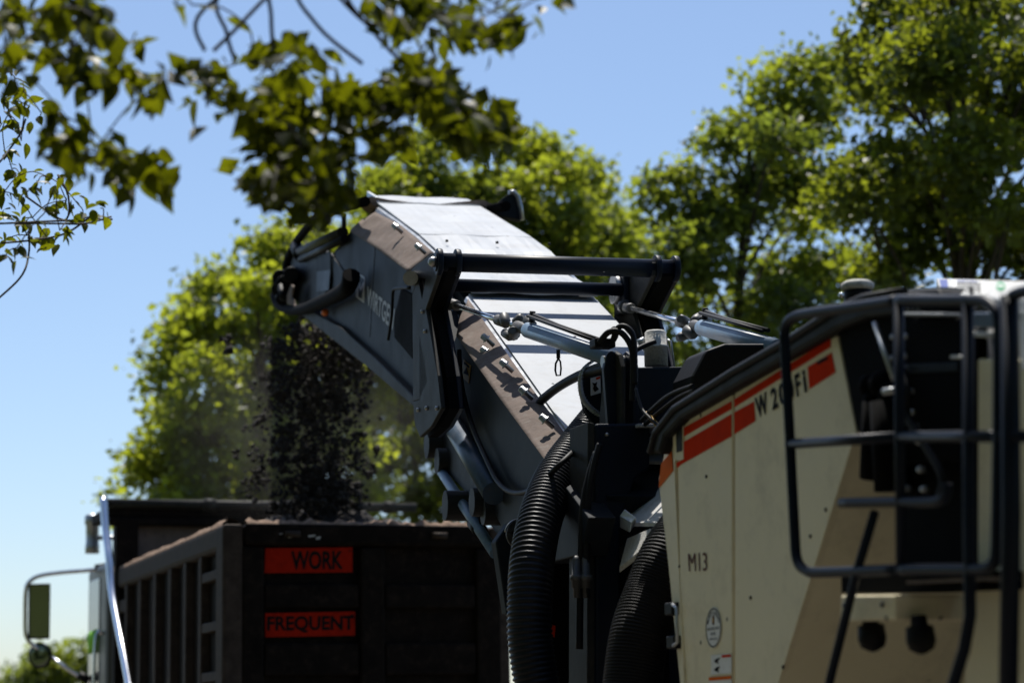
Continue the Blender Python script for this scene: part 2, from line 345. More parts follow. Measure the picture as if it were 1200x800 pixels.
# bed: side walls, floor, headboard
def bed_side(t_in, t_out, name):
    mb = MB(); mb.box(TF, 0.05, BL, min(t_in, t_out), max(t_in, t_out), 1.25, ZT - 0.2); o = mb.build(name, 'truck_body', truck)
    tt = sorted((t_in, t_out)); mb = MB(); mb.box(TF, 0.02, BL + 0.02, tt[0] - 0.09, tt[1] + 0.05, ZT - 0.235, ZT)
    mb.build('top_rail', 'truck_rail', o, bevel=0.045); return o
left_side = bed_side(0.05, 0.0, 'bed_side')
mb = MB(); rows = []  # raised tan strip: sunlight on the rail top put into its colour
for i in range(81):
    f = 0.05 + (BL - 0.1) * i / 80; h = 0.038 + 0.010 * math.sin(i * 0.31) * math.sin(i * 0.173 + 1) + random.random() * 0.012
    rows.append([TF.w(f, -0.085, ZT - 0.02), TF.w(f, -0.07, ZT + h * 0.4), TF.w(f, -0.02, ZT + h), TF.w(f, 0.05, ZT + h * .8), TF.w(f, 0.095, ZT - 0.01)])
mb.grid(rows); mb.build('sunlit_rail_strip', 'tan_dirt_and_rail_light', left_side); right_side = bed_side(BW - 0.05, BW, 'bed_side')
for x in (156, 172, 190, 208, 226, 244):
    f = TF.loc(TF.on(x, 720, 0))[0]; mb = MB(); mb.box(TF, f - 0.07, f + 0.07, -0.085, 0.01, 1.2, ZT - 0.232); mb.build('rib', 'truck_rail', left_side, bevel=0.012)
    mb = MB(); mb.box(TF, f - 0.07, f + 0.07, BW - 0.01, BW + 0.085, 1.2, ZT - 0.232); mb.build('rib', 'truck_rail', right_side, bevel=0.012)
fa, fb = TF.loc(TF.on(244, 720, 0))[0], 0.28
for y in (676, 735, 793):
    z = TF.on(252, y, 0).z; mb = MB(); mb.box(TF, fb, fa - 0.07, -0.078, 0.012, z - 0.045, z + 0.045); mb.build('rung', 'truck_rail', left_side, bevel=0.01)
fa = TF.loc(TF.on(156, 720, 0))[0]; z = TF.on(147, 711, 0).z
mb = MB(); mb.box(TF, fa + 0.07, BL - 0.08, -0.078, 0.012, z - 0.07, z + 0.07); mb.build('rung', 'truck_rail', left_side, bevel=0.01)
for (t0, t1, nm) in ((-0.10, 0.09, 'corner_post'), (BW - 0.09, BW + 0.10, 'corner_post')):
    mb = MB(); mb.box(TF, -0.08, 0.26, t0, t1, 1.1, ZT - 0.01); mb.build(nm, 'truck_rail', truck, bevel=0.03)
mb = MB(); mb.box(TF, 0.05, BL, 0.05, BW - 0.05, 1.2, 1.3); mb.build('bed_floor', 'bed_interior', truck)
zc = TF.onF(300, 592, BL).z
mb = MB(); mb.box(TF, BL, BL + 0.06, 0.0, BW, 1.25, zc - 0.1); mb.build('headboard', 'bed_interior', truck)
for t0 in (-0.12, BW - 0.1):
    mb = MB(); mb.box(TF, BL - 0.16, BL + 0.1, t0, t0 + 0.26, 1.2, TF.onF(146, 606, BL - .16).z); mb.build('headboard_post', 'truck_body', truck, bevel=0.02)
mb = MB(); mb.box(TF, BL - 0.1, BL + 1.25, -0.2, BW + 0.2, zc - 0.16, zc - 0.03); cs = mb.build('cab_shield', 'truck_body', truck, bevel=0.02)
mb = MB(); mb.box(TF, BL - 0.14, BL + 0.0, -0.2, BW + 0.2, zc - 0.26, zc - 0.162); mb.build('shield_beam', 'truck_body', truck, bevel=0.02)
mb = MB(); mb.cyl(TF.w(BL - 0.12, -0.3, zc - 0.01), TF.w(BL - 0.12, BW + 0.95, zc - 0.01), 0.055, 14)
for t in (0.9, 1.9, BW + 0.55): mb.cyl(TF.w(BL - 0.12, t, zc - 0.01), TF.w(BL - 0.12, t + 0.14, zc - 0.01), 0.072, 14)
mb.build('tarp_roller', 'lever_paint', truck)
# tarp arm: bent silver tube down the left side
q0 = TF.on(121, 582, -0.30); pth = [TF.on(x, y, -0.30) for x, y in ((121, 583), (124, 620), (128, 655), (131, 690), (138, 730), (146, 770), (158, 835), (172, 900))]
mb = MB(); mb.tube(smooth_path(pth, 4), 0.045, 12)
mb.cyl(q0, TF.w(BL - 0.12, -0.2, zc - 0.01), 0.035, 10)
mb.build('tarp_arm', 'chrome', truck)
# tailgate
tg = MB(); tg.box(TF, 0.0, 0.04, 0.09, BW - 0.09, 1.15, ZT - 0.12); tailgate = tg.build('tailgate', 'truck_body', truck)
def tgz(y): return TF.onF(430, y, -0.06).z
def tgt(x): return TF.loc(TF.onF(x, 700, -0.06))[1]
def tg_bar(nm, x0, x1, y0, y1, f0=-0.085, bev=0.02, m='truck_body'):
    mb = MB(); mb.box(TF, f0, 0.002, tgt(x0), tgt(x1), tgz(y1), tgz(y0)); return mb.build(nm, m, tailgate, bevel=bev)
RGT = 586
mb = MB(); mb.box(TF, -0.11, 0.06, 0.10, BW - 0.10, tgz(640), ZT + 0.0); mb.build('tailgate_rail', 'truck_body', tailgate, bevel=0.035)
tg_bar('tailgate_post', 284, 309, 641, 850); tg_bar('tailgate_post', 422, 450, 641, 850, -0.095); tg_bar('tailgate_post', 558, RGT, 641, 850)
for (y0, y1) in ((684, 712), (753, 791), (826, 850)):
    tg_bar('tailgate_rail', 310, 421, y0, y1, -0.07); tg_bar('tailgate_rail', 451, 557, y0, y1, -0.07)
for t in (tgt(332), tgt(505)): mb = MB(); mb.cyl(TF.w(-0.13, t, ZT - 0.10), TF.w(-0.13, t + 0.14, ZT - 0.10), 0.03, 10); mb.build('tailgate_hook', 'truck_rail', tailgate)
# caked spill along the tailgate's top edge
mb = MB(); rows = []
for i in range(61):
    t = 0.12 + (BW - 0.24) * i / 60; h = 0.015 + 0.03 * abs(math.sin(i * 0.9) * math.cos(i * 0.37)) + random.random() * 0.015
    h *= 0.6 + 0.8 * random.random(); rows.append([TF.w(-0.09, t, ZT - 0.005), TF.w(-0.06, t, ZT + h * 0.7), TF.w(0.0, t, ZT + h), TF.w(0.055, t, ZT - 0.005)])
mb.grid(rows); mb.build('dirt_crust', 'tan_dirt_and_rail_light', tailgate)
# road-work sign boards lashed into the recesses
S_IN = -0.045
def sgn(x, y): return TF.onF(x, y, S_IN)
for (quad, txt, tq, bold) in (([(310, 671), (413, 670), (413, 641), (311, 642)], 'WORK', [(341, 667.5), (402, 666.5), (402, 645), (341, 645)], 0.03),
                              ([(311, 746), (416, 744), (416, 716), (311, 718)], 'FREQUENT', [(313, 741.5), (415, 740.5), (415, 720.5), (313, 721.5)], 0.03)):
    mb = MB(); patch(mb, quad, sgn, TF.F * 0.012); b = mb.build('sign_board', 'sign_orange', truck)
    b['label'] = 'orange road-work board with black capitals'
    lettering('lettering', txt, tq, sgn, 'black_print', b, bold, -TF.F * 0.003)
    mb = MB(); x0, y0 = quad[1]; mb.cyl(TF.onF(quad[2][0] - 4, quad[2][1] + 4, -0.05), TF.onF(quad[2][0] + 6, quad[2][1] + 4, 0.002), 0.006, 6); mb.build('lashing', 'rubber', b)
    mb = MB(); mb.box(TF, S_IN + 0.012, 0.0, tgt(330), tgt(345), tgz(quad[0][1] - 4), tgz(quad[3][1] + 6)); mb.build('bracket', 'truck_body', b)
# worn paint marks of the tailgate top rail
for (x, y, w_, h_) in ((338, 626, 6, 4), (362, 626, 7, 3), (328, 624, 3, 2), (371, 628, 4, 4)):
    mb = MB(); patch(mb, [(x, y + h_), (x + w_, y + h_ - 1), (x + w_ + 1, y), (x - 1, y + 1)], lambda a, b: TF.onF(a, b, -0.1135), TF.F * 0.0015); mb.build('paint_mark', 'grey_print', tailgate)
# load
mb = MB(); rows = []
for i in range(46):
    f = 0.07 + (BL - 0.1) * i / 45; row = []
    for j in range(26):
        t = 0.06 + (BW - 0.12) * j / 25
        g = 0.42 * math.exp(-((f - 3.2) ** 2) / 2.2 - ((t - 1.2) ** 2) / 0.8) + 0.30 * math.exp(-((f - 2.2) ** 2) / 3.5 - ((t - 1.9) ** 2) / 0.6)
        row.append(TF.w(f, t, ZT - 0.20 + g + 0.05 * math.sin(f * 7 + t * 5) * math.cos(t * 9 - f * 3) + random.random() * 0.045))
    rows.append(row)
mb.grid(rows); load = mb.build('load_of_millings', 'millings'); tag(load, 'dark heap of asphalt millings filling the truck bed', 'asphalt millings', kind='stuff')
# cab: box with windows ahead of the bed
C0, C1 = BL + 0.75, BL + 2.35; CT0, CT1 = -0.08, BW - 0.15
zr = TF.onF(118, 655, C0).z
mb = MB(); mb.box(TF, C0, C1, CT0, CT1, 1.1, zr); cab = mb.build('cab', 'cab_paint', truck, bevel=0.08)
mb = MB(); mb.box(TF, C0 + 0.55, C1 - 0.2, CT0 - 0.012, CT0 + 0.02, 2.05, zr - 0.18); mb.build('side_window', 'glass_dark', cab, bevel=0.01)
mb = MB(); mb.box(TF, C0 - 0.012, C0 + 0.02, CT0 + 0.35, CT1 - 0.35, 2.2, zr - 0.25); mb.build('rear_window', 'glass_dark', cab, bevel=0.01)
mb = MB(); mb.box(TF, C0 + 0.45, C1 - 0.1, CT0 - 0.006, CT0 + 0.01, 1.15, 1.95); mb.build('door', 'cab_paint', cab, bevel=0.01)
pth = smooth_path([TF.w(C0 + 0.28, CT0, 1.4), TF.w(C0 + 0.28, CT0 - 0.09, 1.5), TF.w(C0 + 0.28, CT0 - 0.09, 2.7), TF.w(C0 + 0.28, CT0, 2.8)], 5)
mb = MB(); mb.tube(pth, 0.02, 8); mb.build('grab_handle', 'chrome', cab)
mb = MB(); mb.box(TF, C1 + 0.0, C1 + 1.5, CT0 + 0.12, CT1 - 0.12, 0.9, 1.95); mb.build('bonnet', 'cab_paint', truck, bevel=0.15)
# bright cloth at the cab's side window
mb = MB(); rows = []
for i in range(13):
    u = i / 12; row = []
    for j in range(13):
        v_ = j / 12; p_ = D(104 + 20 * u, 766 - 26 * v_ - 6 * u, 29.2); r_ = math.sin(math.pi * u) * math.sin(math.pi * v_)
        row.append(p_ + V((0.01 * math.sin(9 * u + 5 * v_), -0.16 * r_ + 0.02 * math.sin(14 * u * v_), 0.015 * math.sin(11 * v_ + 3 * u))))
    rows.append(row)
mb.grid(rows); hv = mb.build('safety_cloth', 'hi_vis', None, solid=0.02); tag(hv, 'bright yellow-green cloth at the side of the truck cab', 'cloth')
# air cleaner / exhaust canister by the cab shield
c = D(108, 602, 29.3); c2 = D(108, 648, 29.3); ax = (c - c2)
mb = MB(); L_ = ax.length; mb.lathe(V((c2.x, c2.y, c2.z)), V((0, 0, 1)), [(0, 0.05), (0.0, 0.085), (L_ * .22, 0.085), (L_ * .24, 0.078), (L_ * .72, 0.078), (L_ * .74, 0.095), (L_ * .95, 0.095), (L_, 0.06), (L_, 0.0)], 18)
mb.cyl(V((c2.x, c2.y, c2.z + L_ * .4)), V((c2.x + .45, c2.y + .1, c2.z + L_ * .4)), 0.03, 10); mb.build('air_cleaner', 'galvanised', truck)
# mirror on its tube bracket
MD = 29.6
def mp(x, y): return D(x, y, MD)
mb = MB(); mb.tube(smooth_path([mp(120, 666), mp(100, 668), mp(66, 671), mp(44, 675), mp(33, 683), mp(30, 694), mp(29.5, 720), mp(30, 742), mp(35, 752), mp(46, 760)], 4), 0.026, 10)
mb.tube([mp(58, 768), mp(78, 782), mp(95, 793), mp(122, 800)], 0.024, 10)
mir = mb.build('mirror_bracket', 'chrome', truck)
mb = MB(); mb.prism([mp(34, 683.5), mp(59.5, 683), mp(58.5, 748), mp(33.5, 748)], TF.F * 0.07); mb.build('mirror', 'black_plastic', mir, bevel=0.012)
mb = MB(); mb.prism([mp(35.5, 685.5) - TF.F * .004, mp(58, 685) - TF.F * .004, mp(57, 746) - TF.F * .004, mp(35, 746) - TF.F * .004], TF.F * 0.003); mb.build('mirror_glass', 'mirror_glass', mir)
cc = mp(47.5, 767.5); axv = (CAM - cc).normalized() * 0.75 + V((-0.35, 0, -0.05)); axv.normalize()
mb = MB(); mb.lathe(cc + axv * -0.06, axv, [(0, 0.02), (0.02, 0.10), (0.05, 0.155), (0.075, 0.16), (0.08, 0.148)], 24); mb.build('round_mirror', 'black_plastic', mir)
mb = MB(); mb.lathe(cc + axv * 0.018, axv, [(0, 0.148), (0.010, 0.12), (0.018, 0.07), (0.021, 0.0)], 24); mb.build('round_mirror_glass', 'mirror_glass', mir)
for (a_, b_) in (((112, 666), (124, 664)), ((92, 790), (104, 797))): mb = MB(); mb.cyl(mp(*a_), mp(*b_), 0.055, 12); mb.build('mirror_mount', 'black_plastic', truck)
# chassis and wheels
mb = MB(); mb.box(TF, 0.3, C1 + 1.4, 0.75, 1.0, 0.85, 1.12); mb.box(TF, 0.3, C1 + 1.4, BW - 1.0, BW - 0.75, 0.85, 1.12)
for f in (0.5, 3, 6): mb.box(TF, f, f + 0.15, 1.0, BW - 1.0, 0.9, 1.1)
for f in (1.2, 5): mb.box(TF, f, f + 0.2, 0.7, BW - 0.7, 1.1, 1.22)
mb.build('chassis', 'black_plastic', truck)
for f in (1.1, 2.5, 3.9, C1 + 0.75):
    for (t0, t1) in ((0.02, 0.55), (BW - 0.55, BW - 0.02)):
        if f > 6: t1 = t0 + 0.32 if t0 < 1 else t1; t0 = t0 if t0 < 1 else t1 - 0.32
        mb = MB(); R_ = 0.52; mb.lathe(TF.w(f, t0, R_), TF.T, [(0, 0.30), (0, R_ - 0.04), (0.04, R_), (t1 - t0 - 0.04, R_), (t1 - t0, R_ - 0.04), (t1 - t0, 0.30)], 28); wh = mb.build('tyre', 'rubber', truck)
        mb = MB(); mb.lathe(TF.w(f, t0 + 0.05, R_), TF.T, [(0, 0.0), (0, 0.1), (0.02, 0.29), (t1 - t0 - 0.1, 0.29), (t1 - t0 - 0.1, 0.0)], 20); mb.build('rim', 'galvanised', wh)

# ================================================================ MILLING MACHINE
MF = Frame(D(800, 650, 11.3), 18.0)
p = MF.w(-2.5, 1.2, 0)
mm = thing('milling_machine', (p.x, p.y, 0), 'cream and slate road milling machine with red stripes and raised discharge conveyor', 'milling machine')
def ML(x, y): return MF.on(x, y, 0.0)
OUT = -MF.T                      # outward from the machine's left side
# ---- body behind the side panels
def prof(px, t0, t1, nm, m, bev=0.0):
    mb = MB(); mb.prism([MF.on(x, y, t0) for x, y in px], MF.T * (t1 - t0)); return mb.build(nm, m, mm, bevel=bev)
zlow = 0.75
HOOD = [(776, 512), (800, 478), (862, 440), (935, 398), (978, 370), (1012, 354), (1100, 345), (1230, 345)]
pf = [MF.on(x, y, 0.85) for x, y in HOOD]; lo0 = MF.loc(pf[0]); lo1 = MF.loc(pf[-1])
mb = MB(); mb.prism(pf + [MF.w(lo1[0] - 2.2, 0.85, pf[-1].z), MF.w(lo1[0] - 2.2, 0.85, zlow), MF.w(lo0[0] - 0.05, 0.85, zlow)], MF.T * 1.45); body = mb.build('machine_body', 'navy_paint', mm)
# ---- left side panel: front chamfer, flat panel, and an added rear facet tilted to look shaded
A_ = [(793, 496), (800, 488), (858, 453), (858, 905), (803, 905), (797, 700)]
mb = MB(); patch(mb, A_, ML, MF.T * 0.04); sp = mb.build('side_panel', 'cream_paint', mm, bevel=0.008)
B_ = [(861, 452), (975, 384), (981, 394), (1003, 506), (912, 800), (880, 905), (861, 905)]
mb = MB(); patch(mb, B_, ML, MF.T * 0.04); sp2 = mb.build('side_panel', 'cream_paint', mm, bevel=0.004)
# invented bend past the crease: inward tilt stands in for the panel's darker reflection
cr = [ML(1003, 506), ML(912, 800), ML(880, 905)]
cdir = (cr[1] - cr[0]).normalized()
def facet(x, y):
    p_ = ML(x, y); rel = p_ - cr[0]; dist = (rel - cdir * rel.dot(cdir)).length
    return MF.on(x, y, dist * 0.62)
fp = [cr[0] + OUT * 0.001, cr[1] + OUT * 0.001, cr[2] + OUT * 0.001, facet(1160, 905), facet(1160, 640), facet(1100, 520)]
mb = MB(); mb.prism(fp, MF.T * 0.03); mb.build('shade_facet', 'cream_paint', mm, bevel=0.002)
# chamfer at the front corner
fin = MF.loc(ML(793, 600))[0]
def CH(x, y):     # 50 degree plane running forward and inward from the panel's front edge
    n = (MF.T * -0.985 + MF.F * 0.17).normalized(); d = ray(x, y); o = ML(793, 600); k = (o - CAM).dot(n) / d.dot(n); return CAM + d * k
chp = [(791, 497), (784, 506), (772, 560), (773, 574), (783, 660), (797, 800), (803, 905), (806, 905), (799, 740), (794, 640), (790.5, 560)]
mb = MB(); mb.prism([CH(*q) for q in chp], MF.T * 0.05); ch = mb.build('corner_panel', 'cream_paint', mm, bevel=0.004)
mb = MB(); mb.prism([CH(*q) + OUT * 0.006 for q in ((776, 543), (788, 529), (789.5, 551), (773, 571))], MF.T * 0.003); mb.build('stripe', 'orange_stripe', ch)
# red stripes
def stripe(px, parent, m='red_stripe'):
    mb = MB(); mb.prism([ML(*q) + OUT * 0.003 for q in px], MF.T * 0.002); return mb.build('stripe', m, parent)
stripe([(802, 501), (857.5, 470), (857.5, 479), (802, 511)], sp)
stripe([(801, 518), (857.5, 485), (857.5, 511), (798, 544), (794, 548), (793, 542), (801, 538)], sp)
stripe([(861, 468), (974, 396), (974, 406.5), (861, 477)], sp2)
stripe([(861, 483), (884, 470.5), (885.5, 493), (861, 508.5)], sp2)
stripe([(947, 430), (975, 413), (979.5, 436), (949, 455.5)], sp2)
mb = MB()
for q in ([(961, 397), (971, 392), (972, 394), (962, 400)], [(958, 424), (970, 418), (971, 421), (960, 427)]): mb.prism([ML(*z_) + OUT * 0.006 for z_ in q], MF.T * 0.002)
mb.build('scuff', 'black_print', sp2)
def along_text(txt, x0, x1, bold=0.03):
    def q_(x, top): u = (x - 885) / 62.0; return (x + (1.5 if not top else -1.5), (491.5 - 34.0 * u) if not top else (467.5 - 36.0 * u))
    lettering('lettering', txt, [q_(x0, 0), q_(x1, 0), q_(x1, 1), q_(x0, 1)], ML, 'black_print', sp2, bold, OUT * 0.004)
along_text('W', 886.5, 900); along_text('2', 904.5, 911.5); along_text('0', 913.5, 921); along_text('0', 923, 930.5); along_text('F', 933, 938.5); along_text('i', 942, 945.2)
lettering('lettering', 'M13', [(808, 669), (829.5, 668.5), (829, 647), (807, 648)], ML, 'brown_print', sp, 0.0, OUT * 0.004)
# air slot near the panel's front edge
mb = MB(); mb.prism([ML(*q) + OUT * 0.006 for q in ((790, 500), (802, 497), (802, 538), (793, 539), (790, 520))], MF.T * 0.004); mb.build('vent_surround', 'cream_paint', sp)
mb = MB(); mb.prism([ML(*q) + OUT * 0.010 for q in ((794, 500), (801, 498), (801, 528), (795, 530))], MF.T * 0.003); mb.build('vent_slot', 'black_plastic', sp)
# round dealer emblem and stickers
EC = ML(837, 735); EU = (ML(837, 715) - EC).normalized(); ER = MF.F * -1.0; ES = (ML(837, 715) - EC).length / 20.0
def em(x, y, o=0.0): return EC + ER * (x * ES) + EU * (y * ES) + OUT * o
def disc(r, o, nm, m, par, r0=0.0, sx=1.0, sy=1.0, cx=0, cy=0):
    n = 32; mb = MB()
    if r0 == 0: mb.prism([em(cx + r * sx * math.cos(2 * math.pi * i / n), cy + r * sy * math.sin(2 * math.pi * i / n), o) for i in range(n)], MF.T * 0.0012)
    else:
        for i in range(n):
            a, b = 2 * math.pi * i / n, 2 * math.pi * (i + 1) / n
            mb.prism([em(r * math.cos(a), r * math.sin(a), o), em(r * math.cos(b), r * math.sin(b), o), em(r0 * math.cos(b), r0 * math.sin(b), o), em(r0 * math.cos(a), r0 * math.sin(a), o)], MF.T * 0.0012)
    return mb.build(nm, m, par)
disc(24, 0.004, 'round_emblem', 'white_label', sp); disc(23, 0.0056, 'emblem_ring', 'black_print', sp, r0=21.6)
disc(4, 0.0056, 'emblem_motif', 'brown_print', sp, sx=0.8, sy=1.5, cy=9); disc(2, 0.0072, 'emblem_motif', 'yellow_label', sp, sx=0.7, sy=1.5, cy=9)
def em_text(s, cx, cy, wd, ht): lettering('lettering', s, [(cx - wd / 2, cy - ht / 2), (cx + wd / 2, cy - ht / 2), (cx + wd / 2, cy + ht / 2), (cx - wd / 2, cy + ht / 2)], lambda a, b: em(a, b, 0.0056), 'black_print', sp, 0.015)
em_text('SALES  SERVICE  PARTS', 0, -1, 36, 3.4); em_text('RENTALS', 0, -7, 15, 3.2); em_text('1-800-222-1890', 0, -13, 22, 2.6)
mb = MB(); s_ = 'ELLIOTT & FRANTZ'
for i, chh in enumerate(s_):
    if chh == ' ': continue
    uv, fs = text_mesh(chh, 0.02); a = math.radians(158 - 136 * i / (len(s_) - 1)); b0 = len(mb.v); wd = 1.6 if chh == 'I' else 3.2
    for u_, v_ in uv:
        x = (u_ - 0.5) * wd; y = 15.6 + v_ * 4.2; mb.v.append(tuple(em(math.cos(a) * y + math.sin(a) * x, math.sin(a) * y - math.cos(a) * x, 0.0056)))
    mb.f += [[b0 + k for k in f] for f in fs]; mb.sm += [0] * len(fs)
mb.build('lettering', 'black_print', sp)
def sticker(px, m, par, nm='sticker', o=0.004, pl=ML, nr=OUT): mb = MB(); mb.prism([pl(*q) + nr * o for q in px], nr * -0.0015); return mb.build(nm, m, par)
sticker([(834, 767), (858, 765), (858, 788), (834, 790)], 'white_label', sp); sticker([(847, 767), (857.5, 766), (857.5, 769), (847, 770)], 'red_stripe', sp, o=0.006)
sticker([(832, 793), (858, 791), (858, 812), (832, 814)], 'white_label', sp); sticker([(832, 793), (858, 791), (858, 795), (832, 797)], 'orange_stripe', sp, o=0.006)
mb = MB()
for (x, y) in ((838, 774), (838, 784)): mb.prism([ML(*q) + OUT * 0.006 for q in ((x, y), (x + 3, y - 3), (x + 7, y - 4), (x + 4, y + 1), (x + 6, y + 3), (x + 2, y + 2))], MF.T * 0.0015)
mb.build('sticker_symbol', 'black_print', sp)
# latches at the panel's front edge
for y in (713, 752):
    mb = MB(); a_ = CH(793 + (y - 713) * .06, y); mb.box(Frame(a_, 18), -0.05, 0.05, -0.045, 0.03, a_.z - 0.03, a_.z + 0.03); mb.build('latch', 'black_plastic', ch, bevel=0.008)
mb = MB(); mb.tube([CH(800, 708) + OUT * .05, CH(807, 712) + OUT * .06, CH(808, 752) + OUT * .06, CH(801, 756) + OUT * .05], 0.008, 8); mb.build('latch_rod', 'galvanised', ch)
# bolts scattered over the panel
for (x, y) in ((828, 558), (880, 700), (950, 628), (968, 597), (918, 781), (1000, 470)):
    b_ = ML(x, y); mb = MB(); mb.lathe(b_ - OUT * 0.001, OUT, [(0, 0.009), (0.006, 0.008), (0.008, 0.0)], 8); mb.build('bolt', 'black_plastic', sp2)
# ---- hood edge: thick black rubber-capped lip
lip_o = [(762, 531), (768, 508), (790, 480), (860, 436), (930, 396), (976, 366), (1012, 350), (1060, 342)]
lip_i = [(772, 532), (778, 512), (797, 491), (864, 452), (934, 412), (980, 386), (1016, 372), (1060, 368)]
mb = MB(); mb.prism([MF.on(x, y, -0.05) for x, y in lip_o] + [MF.on(x, y, -0.05) for x, y in reversed(lip_i)], MF.T * 0.5); mb.build('hood_lip', 'black_plastic', mm, bevel=0.02)
mb = MB(); mb.tube([MF.on(x, y - 1, -0.05) for x, y in lip_o], 0.018, 8); mb.build('edge_seal', 'rubber', mm)
# ---- black vent recess and the platform end wall behind the railing
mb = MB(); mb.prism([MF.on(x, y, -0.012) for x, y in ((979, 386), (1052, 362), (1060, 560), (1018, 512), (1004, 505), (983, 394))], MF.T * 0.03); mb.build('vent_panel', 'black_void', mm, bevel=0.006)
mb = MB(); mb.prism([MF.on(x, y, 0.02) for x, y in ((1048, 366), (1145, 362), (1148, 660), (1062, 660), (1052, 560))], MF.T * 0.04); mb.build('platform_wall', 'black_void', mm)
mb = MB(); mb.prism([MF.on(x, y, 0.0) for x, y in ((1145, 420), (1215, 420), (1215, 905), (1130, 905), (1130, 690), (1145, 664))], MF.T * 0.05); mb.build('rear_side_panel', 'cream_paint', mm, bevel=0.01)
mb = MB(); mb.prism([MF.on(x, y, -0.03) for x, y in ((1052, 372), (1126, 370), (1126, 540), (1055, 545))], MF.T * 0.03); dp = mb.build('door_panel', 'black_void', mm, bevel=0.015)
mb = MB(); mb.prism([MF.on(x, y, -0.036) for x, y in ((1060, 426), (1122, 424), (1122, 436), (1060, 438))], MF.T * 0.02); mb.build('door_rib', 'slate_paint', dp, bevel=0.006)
for (x, y) in ((1047, 395), (1046, 420), (1063, 394), (1062, 417), (1063, 432), (1070, 458), (1071, 483)):
    b_ = MF.on(x, y, -0.045); mb = MB(); mb.lathe(b_, OUT, [(0, 0.012), (0.01, 0.011), (0.014, 0.0)], 10); mb.build('bolt', 'galvanised', dp)
# gas strut and a cluster of black fittings
mb = MB(); mb.cyl(MF.on(1025, 378, -0.06), MF.on(1048, 446, -0.06), 0.011, 10); mb.build('gas_strut', 'galvanised', mm)
mb = MB(); a_ = MF.on(1032, 460, -0.10)
for (x, y, r_) in ((1020, 452, .05), (1034, 450, .055), (1044, 462, .05), (1024, 470, .045), (1040, 476, .05)): mb.ball(MF.on(x, y, -0.05), r_)
mb.cyl(MF.on(1026, 470, -0.06), MF.on(1022, 560, -0.04), 0.05, 12); mb.cyl(MF.on(1040, 470, -0.06), MF.on(1046, 575, -0.05), 0.07, 12); mb.build('control_fittings', 'black_void', mm)
mb = MB(); mb.cyl(MF.on(1036, 459, -0.16), MF.on(1050, 457, -0.14), 0.014, 10); mb.build('lever_knob', 'galvanised', mm)
mb = MB(); mb.tube(smooth_path([MF.on(1058, 432, -0.09), MF.on(1064, 460, -0.10), MF.on(1062, 480, -0.10), MF.on(1070, 500, -0.10), MF.on(1090, 530, -0.1), MF.on(1105, 560, -0.1), MF.on(1100, 585, -.1)], 5), 0.016, 8); mb.build('cable', 'rubber', mm)
for (x, y) in ((1076, 500), (1081, 517), (1083, 550), (1066, 572), (1087, 573)):
    mb = MB(); mb.lathe(MF.on(x, y, -0.07), OUT, [(0, 0.014), (0.02, 0.013), (0.03, 0.006)], 10); mb.build('cable_clip', 'galvanised', mm)
# ---- platform railing (round tube)
RT = -0.30; RR = 0.021
def RP(x, y, t=RT): return MF.on(x, y, t)
rail = MB(); rail.tube(smooth_path([RP(1052, 352), RP(1000, 360), RP(950, 367), RP(928, 373), RP(919.5, 388), RP(920.5, 420), RP(926, 520), RP(931, 620), RP(934, 655), RP(945, 668), RP(965, 670), RP(1055, 667)], 5), RR, 10)
rail = rail.build('railing', 'navy_paint', mm)
mb = MB(); mb.tube(smooth_path([RP(1052, 352), RP(1100, 352), RP(1137, 352), RP(1156, 354), RP(1168, 366), RP(1171, 385)], 5) + [RP(1170, 520), RP(1168, 640)] + smooth_path([RP(1167, 655), RP(1160, 664), RP(1145, 667), RP(1100, 667), RP(1055, 667)], 4), RR, 10); mb.build('rail_loop', 'navy_paint', rail)
mb = MB(); mb.tube([RP(925.5, 520), RP(1055, 511.5)], RR * 0.95, 10); mb.build('mid_rail', 'navy_paint', rail)
mb = MB(); mb.tube([RP(1055, 511.5), RP(1215, 511)], RR * 0.95, 10); mb.build('mid_rail', 'navy_paint', rail)
mb = MB(); mb.tube([RP(1053, 352), RP(1056, 667)], RR * 0.95, 10); mb.build('rail_post', 'navy_paint', rail)
mb = MB(); mb.tube([RP(1134, 352), RP(1136, 660), RP(1137, 720), RP(1130, 760), RP(1105, 840), RP(1090, 900)], RR, 10); mb.build('rail_post', 'navy_paint', rail)
mb = MB(); mb.tube([RP(1183, 346), RP(1185, 600), RP(1180, 905)], RR * 1.5, 12); mb.build('rail_post', 'navy_paint', rail)
mb = MB(); mb.tube(smooth_path([RP(1183, 352), RP(1188, 346), RP(1200, 342), RP(1230, 336)], 4), RR, 10); mb.build('hand_rail', 'navy_paint', rail)
mb = MB(); mb.tube(smooth_path([RP(986, 589), RP(1040, 588), RP(1095, 588), RP(1108, 580), RP(1110, 566)], 4), RR * 0.9, 10); mb.build('step_bar', 'navy_paint', rail)
mb = MB(); mb.tube([RP(1025, 600), RP(1004, 670), RP(974, 790), RP(950, 900)], RR * 0.85, 10); mb.build('ladder_leg', 'navy_paint', rail)
for (x, y) in ((926, 520), (1055, 511), (1135, 352), (1056, 667), (1138, 667)):
    mb = MB(); mb.ball(RP(x, y), RR * 1.08, 12); mb.build('weld', 'navy_paint', rail)
